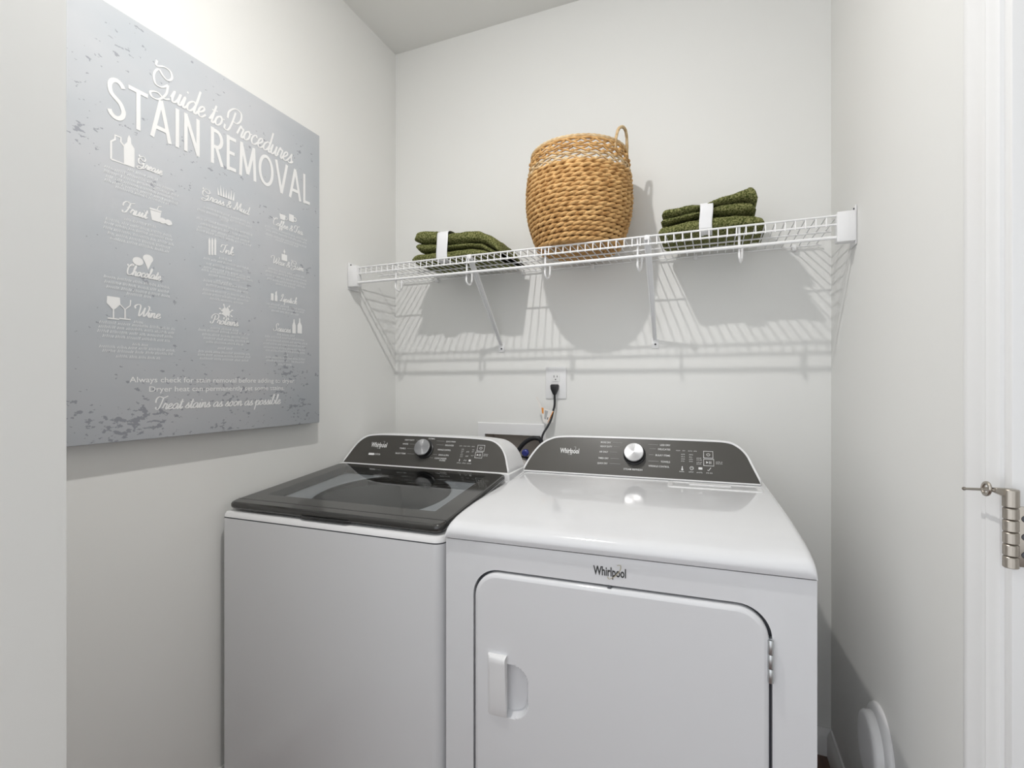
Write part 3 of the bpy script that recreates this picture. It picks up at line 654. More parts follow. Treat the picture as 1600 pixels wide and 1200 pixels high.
HEAD = (('Grease', (216, 263), (252, 270), .0105), ('Fruit', (192, 334), (228, 338), .0115), ('Chocolate', (197, 430), (250, 436), .0108), ('Wine', (213, 495), (249, 496), .0118),
        ('Grass & Mud', (317, 312), (388, 333), .0108), ('Ink', (345, 396), (364, 397), .0108), ('Proteins', (330, 505), (371, 509), .0110),
        ('Coffee & Tea', (426, 353), (472, 364), .0100), ('Wax & Gum', (425, 411), (473, 423), .0100), ('Lipstick', (437, 471), (463, 474), .0098), ('Sauces', (428, 518), (453, 518), .0105))
for w, pl, pr, xh in HEAD: pscript('heading_lettering', w, pl, pr, xh)
# body copy rows: (px left, py left, px right) from the photograph; each row is parallel to the wall
def rows(name, lst, h=.0058):
    mb = MB()
    for i, (xl, yl, xr) in enumerate(lst):
        y0, z0 = PT(xl, yl); y1, _ = PT(xr, yl); scribble(mb, y0, y1, z0, h, toP, ord(name) * 13 + i)
    link('body_copy', mb, 'body_ink', pst, fixn=False)['kind'] = 'stuff'
M['body_ink'] = mat('body_ink', (.78, .79, .80), .7)
BL = {
 'a': [(199, 266, 246), (163, 261, 276), (162, 268, 278), (165, 276, 270), (163, 282, 277), (180, 293, 264)],
 'b': [(194, 343, 245), (165, 343, 268), (163, 349, 270), (161, 356, 271), (168, 365, 268), (172, 373, 264)],
 'c': [(162, 433, 268), (163, 441, 268), (166, 449, 265), (198, 460, 236)],
 'd': [(209, 504, 228), (155, 504, 273), (154, 511, 272), (152, 518, 275), (160, 526, 270), (207, 539, 231), (155, 542, 272), (160, 549, 269), (181, 558, 250)],
 'e': [(318, 325, 390), (308, 328, 393), (345, 344, 358), (307, 341, 394), (313, 350, 388), (309, 355, 391), (307, 360, 392)],
 'f': [(342, 404, 362), (318, 404, 388), (322, 413, 380), (318, 418, 390), (315, 422, 394), (326, 430, 378), (338, 440, 362), (318, 439, 390), (322, 446, 388), (317, 453, 390), (316, 459, 391), (328, 467, 380)],
 'g': [(329, 513, 372), (310, 516, 390), (316, 523, 387), (318, 529, 389), (322, 535, 380), (340, 545, 363), (310, 550, 390), (309, 555, 391), (312, 561, 388)],
 'h': [(414, 354, 479), (416, 360, 478), (415, 366, 478), (430, 375, 466)],
 'i': [(419, 420, 475), (415, 424, 479), (415, 430, 478), (417, 436, 476), (431, 444, 462)],
 'j': [(416, 475, 478), (420, 480, 476), (424, 486, 470)],
 'k': [(433, 523, 460), (414, 526, 478), (416, 532, 480), (411, 537, 477), (412, 543, 478), (415, 548, 476), (444, 556, 453), (415, 559, 476), (416, 564, 475), (435, 570, 459)],
}
for q, lst in BL.items(): rows(q, lst)
# little pictograms
def icon(name, fn):
    mb = MB(); fn(mb); link('icon_' + name, mb, 'white_ink', pst, fixn=False)
def at(px, py): return PT(px, py)
def ic_bottles(mb):
    y, z = at(184, 252); ribbon(mb, [(y - .014, z), (y + .014, z + 0), (y + .014, z + .04), (y + .006, z + .048), (y + .006, z + .058), (y - .006, z + .058), (y - .006, z + .048), (y - .014, z + .04), (y - .014, z)], .004, toP)
    y, z = at(202, 259); poly(mb, [(y - .011, z), (y + .011, z), (y + .011, z + .045), (y + .004, z + .054), (y + .003, z + .066), (y - .001, z + .072), (y - .004, z + .064), (y - .005, z + .054), (y - .011, z + .045)], toP)
def ic_cup(mb):
    y, z = at(243, 345); poly(mb, [(y - .009, z), (y + .009, z), (y + .013, z + .024), (y - .013, z + .024)], toP); ribbon(mb, [(y - .014, z + .027), (y + .014, z + .027)], .004, toP); ribbon(mb, [(y + .002, z + .026), (y + .007, z + .038), (y + .014, z + .040)], .002, toP)
    y, z = at(256, 347); poly(mb, ell(y - .004, z + .003, .009, .007), toP); poly(mb, ell(y + .011, z + .003, .009, .007), toP)
def ic_cone(mb):
    y, z = at(216, 408); poly(mb, ell(y - .001, z, .012, .010), toP); y, z = at(231, 418); poly(mb, [(y, z - .005), (y + .010, z + .018), (y - .010, z + .018)], toP); poly(mb, ell(y, z + .022, .012, .010), toP)
def ic_glass(mb):
    for px, full in ((177, 1), (195, 0)):
        y, z = at(px, 497.5 if full else 498); ribbon(mb, [(y - .012, z), (y + .012, z)], .003, toP); ribbon(mb, [(y, z), (y, z + .022)], .003, toP)
        if full: poly(mb, [(y - .003, z + .022), (y + .003, z + .022), (y + .014, z + .034), (y + .013, z + .050), (y - .013, z + .050), (y - .014, z + .034)], toP)
        else: ribbon(mb, [(y - .012, z + .046), (y - .011, z + .033), (y, z + .022), (y + .011, z + .033), (y + .012, z + .046)], .0025, toP)
def ic_grass(mb):
    y, z = at(353, 309)
    for k in range(7): x = y + (k - 3) * .0075; poly(mb, [(x - .0032, z), (x + .0032, z), (x + (k - 3) * .0012, z + .022 + .009 * ((k * 3) % 4) / 3)], toP)
def ic_pens(mb):
    for px in (327, 331.5, 336): y, z = at(px, 398); poly(mb, [(y - .0028, z), (y + .0028, z), (y + .0028, z + .040), (y, z + .048), (y - .0028, z + .040)], toP)
def ic_splat(mb):
    y, z = at(353, 487); pts = []
    for k in range(36):
        r = .0135 * (1 + .35 * math.sin(k * 1.9) * (k % 2)); a = 2 * math.pi * k / 36; pts.append((y + r * math.cos(a), z + r * math.sin(a)))
    poly(mb, pts, toP)
    for a in (20, 60, 110, 160, 200, 250, 290, 330): ca, sa = math.cos(math.radians(a)), math.sin(math.radians(a)); ribbon(mb, [(y + .016 * ca, z + .016 * sa), (y + .023 * ca, z + .023 * sa)], .004, toP)
def ic_mugs(mb):
    y, z = at(441, 341); poly(mb, [(y - .009, z - .004), (y + .009, z - .004), (y + .012, z + .013), (y - .012, z + .013)], toP); ribbon(mb, ell(y + .015, z + .005, .005, .005), .002, toP, closed=True)
    y, z = at(455, 345); poly(mb, [(y - .010, z - .002), (y + .010, z - .002), (y + .010, z + .021), (y - .010, z + .021)], toP); ribbon(mb, ell(y + .014, z + .009, .006, .006), .003, toP, closed=True)
def ic_candle(mb):
    y, z = at(444, 407); poly(mb, [(y - .011, z), (y + .011, z), (y + .011, z + .020), (y - .011, z + .020)], toP); ribbon(mb, [(y, z + .020), (y, z + .025)], .002, toP); poly(mb, [(y - .004, z + .027), (y, z + .024), (y + .004, z + .027), (y, z + .038)], toP)
def ic_lip(mb):
    y, z = at(425, 469); poly(mb, [(y - .005, z), (y + .005, z), (y + .005, z + .022), (y - .005, z + .022)], toP); y, z = at(431, 470); poly(mb, [(y - .005, z), (y + .005, z), (y + .005, z + .018), (y + .003, z + .018), (y + .003, z + .033), (y - .003, z + .027), (y - .003, z + .018), (y - .005, z + .018)], toP)
def ic_sauce(mb):
    for px, s in ((459, 0), (468, 1)):
        y, z = at(px, 520.5); w = .0075 + .0022 * s; poly(mb, [(y - w, z), (y + w, z), (y + w, z + .026), (y + .003, z + .036), (y + .002, z + .046 + .004 * s), (y - .002, z + .046 + .004 * s), (y - .003, z + .036), (y - w, z + .026)], toP)
for nm, fn in (('bottles', ic_bottles), ('juice_cup', ic_cup), ('ice_cream', ic_cone), ('wine_glasses', ic_glass), ('grass', ic_grass), ('pens', ic_pens), ('splatter', ic_splat), ('mugs', ic_mugs), ('candle', ic_candle), ('lipstick', ic_lip), ('sauce_bottles', ic_sauce)): icon(nm, fn)

# ================================================================== WIRE SHELF
ZSH = HC + .447; YF = 1.55; ZM = HC + .4235; ZR = HC + .388
shf = thing('wire_shelf', 'white vinyl coated wire shelf with two braces across the back wall', 'shelf', (0, YB, ZSH))
OS = Vector(shf.location)
def SP(name, mb, m='wire', parent=None, **k): return link(name, mb, m, parent or shf, origin=OS, smooth=True, **k)
for (y, z, r, nm) in ((YF, ZSH, .0030, 'lip_wire'), (YF - .001, ZM, .0030, 'lip_wire'), (1.69, ZSH - .004, .0026, 'support_wire'), (YB - .012, ZSH - .004, .0028, 'support_wire')):
    SP(nm, MB().tube([(XL + .030, y, z), (XR - .030, y, z)], r, 10))
SP('hang_rod', MB().tube([(XL + .030, YF - .004, ZR), (XR - .030, YF - .004, ZR)], .0048, 12))
cw = MB(); cw.tube([(0, YB - .008, ZSH), (0, YF + .006, ZSH), (0, YF + .001, ZSH - .002), (0, YF - .002, ZSH - .007), (0, YF - .003, ZM - .004)], .0018, 6)
first = None; x = XL + .055
while x < XR - .035:
    if first is None:
        first = link('cross_wire', cw, 'wire', shf, origin=OS, smooth=True, autosmooth=60); o = first
    else:
        o = first.copy(); C.objects.link(o); o.parent = shf
    o.location = (x, 0, 0); x += .0243
# end brackets
for sg, XW in ((1, XL), (-1, XR)):
    f_ = lambda t: XW + sg * t
    b1 = MB(); b1.box((min(f_(.001), f_(.0035)), 1.538, HC + .365), (max(f_(.001), f_(.0035)), 1.600, HC + .468)); br_ = SP('end_bracket', b1, 'plastic', bevel=.001)
    b2 = MB(); b2.box((min(f_(.003), f_(.045)), 1.536, HC + .374), (max(f_(.003), f_(.045)), 1.566, HC + .4535)); link('bracket_box', b2, 'plastic', br_, origin=OS, bevel=.002)
    b3 = MB().lathe([(.0028, 0), (.0028, .002), (.001, .0028)], 10, Matrix.Translation((f_(.0035), 1.552, HC + .461)) @ Matrix.Rotation(math.radians(90 * sg), 4, 'Y')); link('bracket_screw', b3, 'screw', br_, origin=OS)
# diagonal braces
for xt, xb in ((-.790, -.796), (-.188, -.196)):
    z0, z1 = HC + .158, ZSH - .006
    d = (Vector((xb, YB - .006, z0)) - Vector((xt, YF + .004, z1))).normalized(); sd = Vector((1, 0, 0)); up = d.cross(sd)
    A_ = Vector((xt, YF + .004, z1)); B_ = Vector((xb, YB - .006, z0))
    lp = lambda P, w, t: [P + sd * (-w) + up * (-t), P + sd * (-w) + up * t, P + sd * (-w * .6) + up * t, P + sd * (-w * .6) + up * (-t * .4), P + sd * (w * .6) + up * (-t * .4), P + sd * (w * .6) + up * t, P + sd * w + up * t, P + sd * w + up * (-t)]
    bm_ = MB(); bm_.loft([lp(A_, .0105, .003), lp(A_.lerp(B_, .3), .0098, .004), lp(A_.lerp(B_, .85), .0075, .004), lp(B_, .0065, .003)])
    bo = SP('support_brace', bm_, 'wire', autosmooth=30)
    hk = MB(); hk.box((xt - .0085, YF - .0055, ZSH - .012), (xt + .0085, YF + .008, ZSH + .0036)); link('brace_hook', hk, 'wire', bo, origin=OS, bevel=.003)
    fp = MB(); fp.box((xb - .013, YB - .004, z0 - .030), (xb + .013, YB - .0005, z0 + .006)); link('brace_foot', fp, 'wire', bo, origin=OS, bevel=.002)
    sc2 = MB().lathe([(.0035, 0), (.0035, .002), (.001, .003)], 10, Matrix.Translation((xb + .001, YB - .004, z0 - .016)) @ Matrix.Rotation(math.radians(90), 4, 'X')); link('brace_screw', sc2, 'screw', bo, origin=OS)
# rod hooks hanging from the lip
for hx in (-1.098, -.803, -.514, -.217, .066):
    z1 = ZSH; pts = [(hx, YF + .006, z1 - .002), (hx, YF + .006, ZR + .004), (hx, YF + .004, ZR - .018)]
    for k in range(9):
        a = math.radians(180 + 180 * k / 8); pts.append((hx + .001 * k, YF + .016 + .013 * math.cos(a), ZR - .026 + .013 * math.sin(a)))
    pts += [(hx + .009, YF + .029, ZR - .010), (hx + .009, YF + .028, ZR + .004)]
    SP('rod_hook', MB().tube([tuple(p) for p in catmull(pts, 3)], .0033, 8), 'wire')
# clips fixing the back wire to the wall
for cx in (-1.09, -.70, -.42, -.06, .24):
    c_ = MB(); c_.box((cx - .006, YB - .019, ZSH - .016), (cx + .006, YB - .0005, ZSH + .003)); SP('wall_clip', c_, 'wire', bevel=.002)

# ================================================================== BASKET
BC = Vector((-.430, 1.668, ZSH + .0065))
bsk = thing('wicker_basket', 'tan woven water hyacinth basket with one loop handle on the shelf', 'basket', BC)
BH = .320
prof_r = [(0, .134), (.03, .147), (.07, .161), (.11, .1705), (.155, .1755), (.20, .1745), (.24, .171), (.27, .1675), (.30, .163), (BH, .159)]
def br_at(z): return lerp_list(prof_r, z)
inn = MB(); inn.lathe([(.02, .008), (.115, .008), (.126, .011)] + [(br_at(z) - .0075, z) for z in (.03, .07, .11, .155, .20, .235, .242)] + [(br_at(.242) - .012, .242)] + [(br_at(z) - .0125, z) for z in (.20, .11, .03)] + [(.02, .012)], 48, None, False)
link('light_block_shell', inn, 'light_block', bsk, smooth=True)  # added shell, only blocks light between the woven rows
NR = 17
for j in range(NR):
    z = .008 + (.238 - .008) * j / (NR - 1); R = br_at(z); nt = 17 + (j % 3); row = MB(); ph0 = random.uniform(0, 6.28)
    N = nt * 9
    for s in range(2):
        pts = []; rr = []
        for k in range(N):
            th = 2 * math.pi * k / N; tw = th * nt / 1.0 / 1.0 * .5 * 2 + s * math.pi + ph0
            wob = .0012 * noise.noise(Vector((math.cos(th) * 3, math.sin(th) * 3, j * .7)))
            r_ = R - .0015 + .0042 * math.cos(tw) + wob; zz = z + .0030 * math.sin(tw) + wob * 1.2
            pts.append((r_ * math.cos(th), r_ * math.sin(th), zz)); rr.append(.0054 * (1 + .18 * noise.noise(Vector((th * 9, j, s * 5)))))
        row.tube(pts, rr, 7, closed=True)
    link('woven_row', row, 'wicker', bsk, smooth=True, autosmooth=60)
for j in range(9):                                                  # coiled base
    R = .124 - j * .0135; nt = max(3, int(R * 100)); row = MB(); N = nt * 10
    for s in range(2):
        pts = [((R + .0038 * math.cos(2 * math.pi * k / N * nt + s * math.pi + j)) * math.cos(2 * math.pi * k / N), (R + .0038 * math.cos(2 * math.pi * k / N * nt + s * math.pi + j)) * math.sin(2 * math.pi * k / N), .0068 + .0022 * math.sin(2 * math.pi * k / N * nt + s * math.pi + j)) for k in range(N)]
        row.tube(pts, .0046, 6, closed=True)
    link('base_coil', row, 'wicker', bsk, smooth=True, autosmooth=60)
# open lattice band: three tiers of knotted holes
NL = 22; zt = [.241, .265, .289, .313]
for tier in range(3):
    lat = MB()
    for k in range(NL):
        a0 = 2 * math.pi * (k + .5 * (tier % 2)) / NL; da = 2 * math.pi / NL
        for sg in (1, -1):
            pts = []
            for q in range(9):
                t = q / 8; a = a0 + sg * da * (.5 * math.sin(math.pi * (t - .5)) ) ; z = zt[tier] + (zt[tier + 1] - zt[tier]) * t
                pts.append(((br_at(z) + .0025 * sg * math.cos(math.pi * t)) * math.cos(a), (br_at(z) + .0025 * sg * math.cos(math.pi * t)) * math.sin(a), z))
            lat.tube(pts, .0032, 6)
        a = a0 + da / 2; z = zt[tier] + .004                             # knots at the lower crossing
        lat.lathe([(.001, -.006), (.0065, -.003), (.0070, .002), (.004, .006), (.001, .007)], 8, Matrix.Translation(((br_at(z) + .001) * math.cos(a), (br_at(z) + .001) * math.sin(a), z)), False)
    ring = []
    for k in range(120):
        th = 2 * math.pi * k / 120; z = zt[tier + 1]; ring.append(((br_at(z) + .001 * math.sin(th * 44)) * math.cos(th), (br_at(z) + .001 * math.sin(th * 44)) * math.sin(th), z + .0012 * math.sin(th * 22 + tier)))
    lat.tube(ring, .0036 if tier < 2 else .0048, 7, closed=True)
    link('lattice_band', lat, 'wicker' if tier else 'wicker_pale', bsk, smooth=True, autosmooth=60)
rim = MB(); pts = []; rr = []
for k in range(300):
    th = 2 * math.pi * k / 300; pts.append((.1595 * math.cos(th), .1595 * math.sin(th), BH)); rr.append(.0058 * (1 + .10 * math.sin(th * 60)))
rim.tube(pts, rr, 9, closed=True); rim.add([], []); link('rim', rim, 'wicker_pale', bsk, smooth=True, autosmooth=60)
hp = []
for k in range(21):
    t = k / 20; al = math.radians(-32 + 44 * t); hh = math.sin(math.pi * t) ** .55
    hp.append((.161 * math.cos(al), .161 * math.sin(al), BH - .03 * (1 - min(1, 6 * min(t, 1 - t))) + .060 * hh))
link('handle', MB().tube(hp, [.0050 * (1 + .08 * math.sin(k * 2.2)) for k in range(21)], 9), 'wicker_pale', bsk, smooth=True, autosmooth=60)

# ================================================================== TOWEL BUNDLES
ZT = ZSH + .0042
def towel_bundle(name, label, layers, rib, Yf=1.585, depth=.225, seed=0):
    xc = sum(onY(p[0], 400, Yf).x for p in layers[-1]) / len(layers[-1])
    root = thing(name, label, 'towels', (xc, Yf + depth / 2, ZT), group='towel bundles on the wire shelf'); OT = Vector(root.location)
    secs = []
    for li, lay in enumerate(layers):
        yf = Yf + (.010, .016, .004, .008)[li % 4]; yb = Yf + depth - (.012, .02, .006, .01)[li % 4]
        tx = []; 
        for (px, yt, yb_) in lay:
            a = onY(px, yt, yf); b_ = onY(px, yb_, yf) if yb_ is not None else None
            tx.append((a.x, a.z, b_.z if b_ is not None else ZT))
        x0, x1 = tx[0][0], tx[-1][0]
        topf = [(t[0], t[1]) for t in tx]; botf = [(t[0], t[2]) for t in tx]
        secs.append((x0, x1, topf, botf, yf, yb))
        NX, NS = 150, 84; loops = []
        for i in range(NX + 1):
            u = i / NX; x = x0 + (x1 - x0) * u
            e = min(u, 1 - u) * (x1 - x0) / .016; sc_e = math.sqrt(max(0.0, 1 - (1 - min(1, e)) ** 2)) if e < 1 else 1
            sc_e = max(.12, sc_e)
            zt_ = lerp_list(topf, x); zb = max(ZT, lerp_list(botf, x)); h = max(.006, zt_ - zb) ; zc = (zt_ + zb) / 2
            hh = h / 2 * sc_e * 1.03; yy0 = yf + (1 - sc_e) * .012; yy1 = yb - (1 - sc_e) * .02
            rad = min(hh, .03); lp = []
            for k in range(NS):                                     # rounded-slab section, front edge swells
                a = 2 * math.pi * k / NS; ca, sa = math.cos(a), math.sin(a)
                ey = math.copysign(abs(ca) ** .55, ca); ez = math.copysign(abs(sa) ** .8, sa)
                y = (yy0 + yy1) / 2 + ey * (yy1 - yy0) / 2; z = zc + ez * hh
                q = Vector((x * 26, y * 26, z * 40 + li * 7 + seed)); w = noise.noise(q) * .0036 + noise.noise(q * 9) * .0016 + random.uniform(-.0011, .0011)
                nz = Vector((0, ca, sa)); lp.append((x + random.uniform(-.0004, .0004), y + nz.y * w, max(ZT, z + nz.z * w)))
            loops.append(lp)
        mb = MB(); mb.loft(loops); link('folded_layer', mb, 'towel', root, origin=OT, smooth=True, autosmooth=180)
    # ribbon
    (pl, pr) = rib
    xa, xb = onY(pl, 400, Yf).x, onY(pr, 400, Yf).x; xm = (xa + xb) / 2
    ztop = lerp_list(secs[0][2], xm) + .0022; path = []
    y0, y1 = Yf - .001, Yf + depth - .002; zb0 = ZT + .0006
    mid = [(z_, s_[4]) for s_ in secs for z_ in [(lerp_list(s_[2], xm) + max(ZT, lerp_list(s_[3], xm))) / 2]]
    path = [(y0 + .05, zb0), (y0 + .014, zb0), (y0 + .004, zb0 + .006)] + [(y0 + .0018, zb0 + .016), (y0 + .0005, zb0 + (ztop - zb0) * .45), (y0 + .002, zb0 + (ztop - zb0) * .68), (y0 + .008, ztop - .012), (y0 + .022, ztop - .003), (y0 + .05, ztop + .001), (y1 - .05, ztop + .001), (y1 - .02, ztop - .004), (y1, ztop - .022), (y1, zb0 + .02), (y1 - .012, zb0)]
    cr = catmull([(0, y, z) for y, z in path], 4)
    rb = MB(); W = 8
    def rp(i, j): p = cr[i]; t = j / W; return (xa + (xb - xa) * t + .0016 * math.sin(p.z * 60), p.y, p.z + .0008 * math.sin(t * 3.14))
    rb.add([rp(i, j) for i in range(len(cr)) for j in range(W + 1)], [(i * (W + 1) + j, i * (W + 1) + j + 1, (i + 1) * (W + 1) + j + 1, (i + 1) * (W + 1) + j) for i in range(len(cr) - 1) for j in range(W)])
    ro = link('ribbon', rb, 'ribbon', root, origin=OT, smooth=True, autosmooth=60)
    so = ro.modifiers.new('thickness', 'SOLIDIFY'); so.thickness = .0008; so.offset = 1
    return root
LT = [(646, 373, 376), (651, 359, 377), (660, 356, 378.5), (685, 358, 379.5), (697, 361, 380), (710, 359, 379.5), (724, 357.5, 378), (745, 357, 376), (757, 361.5, 380), (769, 369, 387), (777, 377, 393), (783, 386, 398)]
LM = [(648, 378, 391), (660, 378.5, 393), (685, 379.5, 390.5), (700, 380, 388.5), (735, 377.5, 385), (752, 378, 387), (766, 386, 396), (778, 392, 403), (786, 398, 408)]
LB = [(642, 401, None), (650, 394, None), (685, 390.5, None), (700, 388.5, None), (735, 385, None), (752, 387, None), (768, 395, None), (782, 402, None), (791, 407, None)]
towel_bundle('towel_bundle', 'folded olive green towels tied with white ribbon, left of the basket near the poster wall', [LT, LM, LB], (682, 699), seed=1)
s7 = 7.62
def cr7(lst): return [(1010 + a / s7, 270 + t / s7, (270 + b_ / s7) if b_ else None) for a, t, b_ in lst]
RT = cr7([(180, 470, 520), (200, 412, 522), (300, 395, 508), (450, 362, 478), (560, 347, 450), (640, 352, 430), (705, 345, 412), (790, 308, 382), (900, 256, 352), (1050, 215, 325), (1150, 168, 318), (1235, 122, 318), (1300, 140, 345), (1330, 190, 352)])
RM = cr7([(168, 545, 605), (200, 522, 605), (300, 508, 585), (450, 478, 545), (640, 432, 500), (705, 412, 492), (790, 382, 485), (900, 352, 477), (1050, 325, 470), (1150, 320, 465), (1250, 330, 462), (1310, 375, 460)])
RB = cr7([(138, 660, None), (165, 625, None), (300, 588, None), (450, 548, None), (640, 503, None), (705, 494, None), (790, 487, None), (1000, 473, None), (1150, 466, None), (1300, 470, None), (1380, 505, None), (1432, 600, None)])
towel_bundle('towel_bundle', 'folded olive green towels tied with white ribbon, right of the basket, top fold raised', [RT, RM, RB], (1093, 1113.5), Yf=1.58, seed=5)

# ================================================================== OUTLET, CORD, TAG, LAUNDRY BOX
OX, OZ = -.5665, HC + .0045
out_ = thing('wall_outlet', 'white duplex power outlet plate above the dryer', 'outlet', (OX, YB, OZ)); OO = Vector(out_.location)
pl_ = MB(); pl_.box((OX - .0415, YB - .006, OZ - .0615), (OX + .0415, YB - .0003, OZ + .0615)); link('plate', pl_, 'plastic', out_, origin=OO, bevel=.003)
for dz in (.0205, -.0205):
    r_ = MB(); r_.loft([[(OX + a, y, OZ + dz + z) for a, z in rrect(-.0165, .0165, -.0145, .0145, .006, 4)] for y in (YB - .0055, YB - .0085)]); rc = link('receptacle', r_, 'trim', out_, origin=OO, smooth=True, autosmooth=30)
    if dz > 0:
        for sx, hh in ((-.0063, .0042), (.0063, .0034)):
            s_ = MB(); s_.box((OX + sx - .0011, YB - .0090, OZ + dz + .004 - hh), (OX + sx + .0011, YB - .0084, OZ + dz + .004 + hh)); link('slot', s_, 'black', rc, origin=OO)
        link('ground_hole', MB().lathe([(.0024, 0), (.0024, .0006)], 12, Matrix.Translation((OX, YB - .0084, OZ + dz - .0075)) @ Matrix.Rotation(math.radians(90), 4, 'X')), 'black', rc, origin=OO)
for dz in (.048, -.048): link('plate_screw', MB().lathe([(.003, 0), (.003, .001), (.001, .0016)], 12, Matrix.Translation((OX, YB - .006, OZ + dz)) @ Matrix.Rotation(math.radians(90), 4, 'X')), 'trim', out_, origin=OO, smooth=True)
crd = thing('power_cord', 'black appliance power cord plugged into the wall outlet', 'cord', (OX, YB - .01, OZ - .0205)); OC = Vector(crd.location)
pz = OZ - .0205
pg = MB(); 
def pgl(z, w, y0, y1): return [(OX + a, y, z) for a, y in ((-w, y0), (w, y0), (w, y1), (-w, y1))]
pg.loft([pgl(pz + .015, .0125, YB - .030, YB - .009), pgl(pz + .010, .0145, YB - .034, YB - .0088), pgl(pz - .004, .0130, YB - .034, YB - .0088), pgl(pz - .018, .0080, YB - .030, YB - .014), pgl(pz - .026, .0050, YB - .026, YB - .017)])
link('plug', pg, 'rubber', crd, origin=OC, bevel=.0025)
def bk(px, py, y): return onY(px, py, y)
cp = [Vector((OX, YB - .0215, pz - .022)), bk(866.5, 632, YB - .022), bk(864, 643, YB - .026), bk(861, 655, YB - .036), bk(855.5, 666, YB - .045), bk(848.5, 678, YB - .055), bk(845, 692, YB - .062), bk(840, 720, YB - .07), bk(838, 760, YB - .07)]
link('cable', MB().tube(catmull(cp, 6), .0042, 10), 'rubber', crd, origin=OC, smooth=True, autosmooth=60)
# warning tag looped on the cord
tg = thing('cord_tag', 'small white and orange warning tag hanging on the black power cord', 'tag', bk(860, 655, YB - .034)); OG = Vector(tg.location)
def tagp(px, py, y): return bk(px, py, y)
T_ = [tagp(846, 636, YB - .052), tagp(865, 642, YB - .034), tagp(855, 662, YB - .044), tagp(848, 658, YB - .050)]
def slab(name, pts, m_, parent, th=.0006, off=0):
    nn = (Vector(pts[1]) - Vector(pts[0])).cross(Vector(pts[2]) - Vector(pts[0])).normalized()
    if nn.y > 0: nn = -nn
    mb = MB(); mb.loft([[Vector(p) + nn * off for p in pts], [Vector(p) + nn * (off + th) for p in pts]]); return link(name, mb, m_, parent, origin=OG)
slab('tag_body', T_, 'label', tg)
def tl(u, v):
    a = T_[0].lerp(T_[1], u); b_ = T_[3].lerp(T_[2], u); return a.lerp(b_, v)
slab('orange_band', [tl(0, 0), tl(.18, 0), tl(.18, .42), tl(0, .42)], 'orange', tg, .0003, .0007)
slab('orange_band', [tl(.93, .02), tl(1, .02), tl(1, .9), tl(.93, .9)], 'orange', tg, .0003, .0007)
slab('print_block', [tl(.28, .12), tl(.58, .12), tl(.58, .75), tl(.28, .75)], 'grey_ink', tg, .0003, .0007)
slab('print_block', [tl(.68, .55), tl(.78, .55), tl(.78, .72), tl(.68, .72)], 'dark_ink', tg, .0003, .0007)
slab('tag_tail', [tagp(837.5, 620, YB - .056), tagp(840, 619, YB - .056), tagp(847, 636, YB - .052), tagp(843.5, 638, YB - .053)], 'label', tg, .0006, -.0002)
# laundry supply box recessed in the wall
lb = thing('laundry_supply_box', 'recessed white laundry hookup box in the back wall behind the washer', 'supply box', ((BX0 + BX1) / 2, YB, BZ0)); OL = Vector(lb.location)
fr_ = MB(); fo = [(-.903, BZ0 - .045), (-.610, BZ0 - .045), (-.610, BZ1 + .047), (-.903, BZ1 + .047)]; fi_ = [(BX0, BZ0), (BX1, BZ0), (BX1, BZ1), (BX0, BZ1)]
fr_.loft([[(x, YB - .0003, z) for x, z in fo], [(x, YB - .007, z) for x, z in [(a + (.004 if a < -.75 else -.004), z + (.004 if z < BZ1 else -.004)) for a, z in fo]], [(x, YB - .008, z) for x, z in fi_], [(x, YB + .002, z) for x, z in fi_]], False, False)
link('frame', fr_, 'plastic', lb, origin=OL, smooth=True, autosmooth=30)
rs = MB(); e = .001; rs.loft([[(x, YB + .002, z) for x, z in [(BX0 + e, BZ0 + e), (BX1 - e, BZ0 + e), (BX1 - e, BZ1 - e), (BX0 + e, BZ1 - e)]], [(x, YB + .085, z) for x, z in [(BX0 + e, BZ0 + e), (BX1 - e, BZ0 + e), (BX1 - e, BZ1 - e), (BX0 + e, BZ1 - e)]]], False, True)
link('recess', rs, 'tan', lb, origin=OL)
for vx, mm in ((-.69, 'blue'),):
    vb = MB().tube([(vx, YB + .06, BZ0), (vx, YB + .06, BZ0 + .06)], .011, 14); vo = link('valve', vb, 'trim', lb, origin=OL, smooth=True, autosmooth=40)
    link('valve_handle', MB().lathe([(.017, 0), (.020, .003), (.020, .010), (.012, .016)], 12, Matrix.Translation((vx, YB + .045, BZ0 + .055)) @ Matrix.Rotation(math.radians(90), 4, 'X')), mm, vo, origin=OL, smooth=True, autosmooth=40)
hs = thing('water_hose', 'black washer hose looping out of the laundry hookup box', 'hose', (-.69, YB - .04, BZ0)); OHs = Vector(hs.location)
hpts = [bk(799, 742, YB - .022), bk(803, 722, YB - .022), bk(808, 707, YB - .022), bk(817, 694, YB - .022), bk(828, 686, YB - .022), bk(838, 684, YB - .022), bk(846, 690, YB - .018), bk(850, 720, YB - .016), bk(850, 760, YB - .016)]
link('hose', MB().tube(catmull(hpts, 6), .0085, 12), 'rubber', hs, origin=OHs, smooth=True, autosmooth=60)
link('hose_cap', MB().lathe([(.012, 0), (.014, .003), (.014, .012), (.010, .016)], 16, Matrix.Translation(bk(822, 706, YB - .045)) @ Matrix.Rotation(math.radians(100), 4, 'X')), 'blue', hs, origin=OHs, smooth=True, autosmooth=40)
link('hose', MB().tube(catmull([bk(806, 716, YB - .04), bk(815, 713, YB - .04), bk(828, 716, YB - .04)], 5), .0045, 10), 'rubber', hs, origin=OHs, smooth=True)
link('hose_fitting', MB().lathe([(.013, 0), (.013, .02)], 12, Matrix.Translation(bk(820, 722, YB - .03)) @ Matrix.Rotation(math.radians(90), 4, 'X')), 'label', hs, origin=OHs, smooth=True, autosmooth=40)

